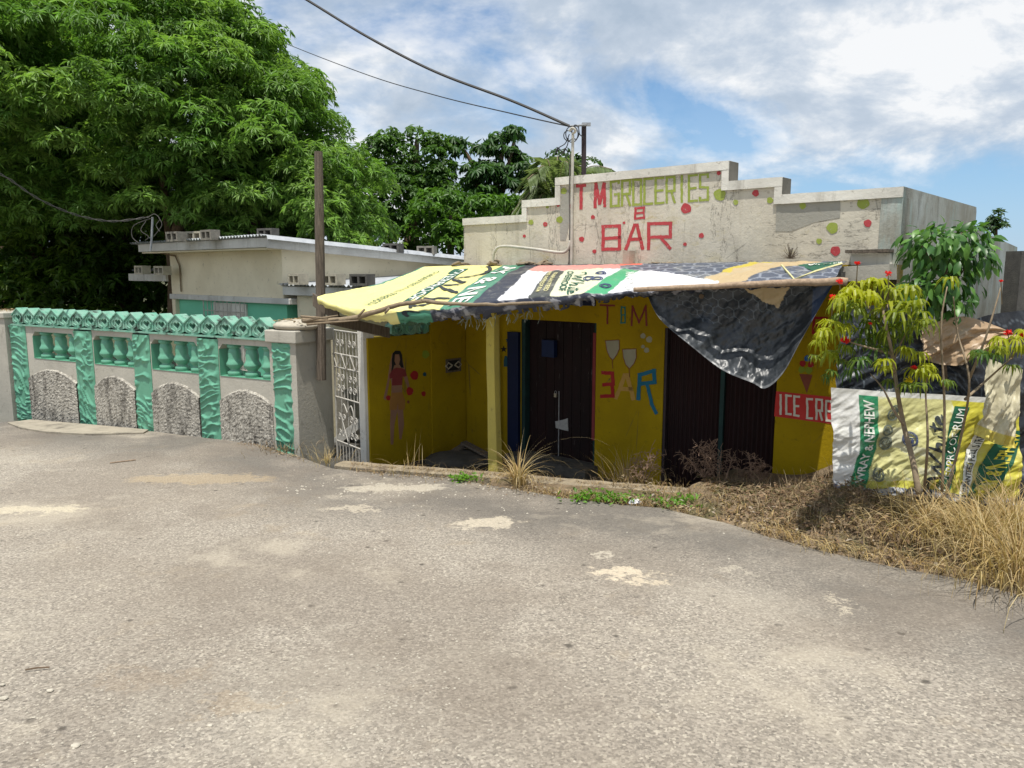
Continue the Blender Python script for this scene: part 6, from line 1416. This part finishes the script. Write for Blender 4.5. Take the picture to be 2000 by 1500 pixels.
# broad-leaved sapling
bt = thing('broadleaf_sapling', 'young tree with glossy broad dark green leaves against the stained side wall', 'tree', W(1842, 960, 6.0))
trunk(bt, [W(1845, 965, 6.0), W(1850, 800, 6.0), W(1842, 680, 6.0), W(1846, 560, 6.0), W(1850, 470, 6.0)], [.024, .02, .018, .014, .006], M['bark'])
el = [ew(1850, 470, 6.0, 72, 34, .28), ew(1812, 480, 6.0, 42, 42, .22), ew(1895, 490, 6.0, 48, 42, .24), ew(1845, 540, 6.0, 62, 50, .28), ew(1812, 575, 6.0, 42, 34, .20), ew(1858, 600, 6.0, 40, 26, .18), ew(1790, 560, 6.0, 26, 20, .12)]
V_ = []; F_ = []; C_ = []; k = 0; Ps = []; Ds = []
for c, r in el:
    n = int(900*r[0]*r[2]*5); n = max(50, min(190, n)); d = unit(n); Ps.append(np.array(c)+d*np.array(r)*npr.uniform(.5, 1.2, (n, 1))); Ds.append(d)
P = np.concatenate(Ps); D = np.concatenate(Ds); n = len(P); D = D*.8+np.array([0, 0, -.7])+.55*unit(n); L_ = npr.uniform(.06, .12, n); Wd = L_*.46
D /= np.linalg.norm(D, axis=1, keepdims=True); Nn = np.concatenate(Ds)*.9+np.array([0, -.3, .7])+.55*unit(n); Sd = np.cross(D, Nn); Sd /= np.linalg.norm(Sd, axis=1, keepdims=True); Nn = np.cross(Sd, D)
prof = [(0, .04), (.2, .62), (.5, 1.0), (.78, .66), (1, .02)]; tq = npr.uniform(0, 1, (n, 1))**1.4; col = np.array([.035, .11, .022])*(1-tq)+np.array([.14, .29, .055])*tq
vv = []
for s, w2 in prof:
    cpt = P+D*(L_*s)[:, None]-Nn*(L_*.35*s*s)[:, None]
    for q in (-1, 0, 1): vv.append(cpt+Sd*(Wd*.5*w2*q)[:, None]+Nn*(Wd*.12*abs(q)*w2)[:, None])
V_ = np.stack(vv, 1).reshape(-1, 3); i = np.arange(n)*15; ff = []
for s in range(4):
    for h_ in range(2): a = i+3*s+h_; ff += [np.stack([a, a+1, a+4], 1), np.stack([a, a+4, a+3], 1)]
M['glossy'] = leafm('glossy foliage', .3, .38)
o = fast_mesh('leaves', V_, np.concatenate(ff), np.repeat(np.clip(col, 0, 1), 15, 0), M['glossy'], bt); o.data.polygons.foreach_set('use_smooth', [True]*len(o.data.polygons))
for q in ([(1846, 600), (1820, 560), (1795, 560)], [(1846, 580), (1880, 530), (1910, 490)], [(1846, 560), (1820, 510), (1800, 480)], [(1848, 520), (1870, 480), (1880, 450)], [(1846, 640), (1856, 610), (1880, 600)]):
    B().tube(smooth_path([W(x, y, 6.0) for x, y in q], 4), .006, 5).build('limb', M['bark'], bt)
# sprig of grey weed growing from the parapet
p0 = fp(1543, 505, .04); b = B()
for i in range(40):
    a = rnd.uniform(0, 3.14); e_ = p0+FA.d*(math.cos(a)*rnd.uniform(.03, .10))+Vector((0, 0, math.sin(a)*rnd.uniform(.03, .15)))+FA.n*rnd.uniform(-.01, .05); b.tube([p0, e_], .0022, 4)
tag(b.build('wall_weed', M['wood_grey']), 'grey dead weed sprouting from the parapet above the awning', 'weed')
bk = B().box(fp(1228, 503, .06), (.09, .09, .14), .7); tag(bk.build('broken_block', M['conc']), 'small broken cement stub under the painted BAR on the parapet', 'block')
bx = B().box(fp(1632, 538, .34), (.14, .10, .06), .7); tag(bx.build('brick', M['block_dark']), 'dark brick resting on the ledge at the right end of the peeled pole', 'brick')
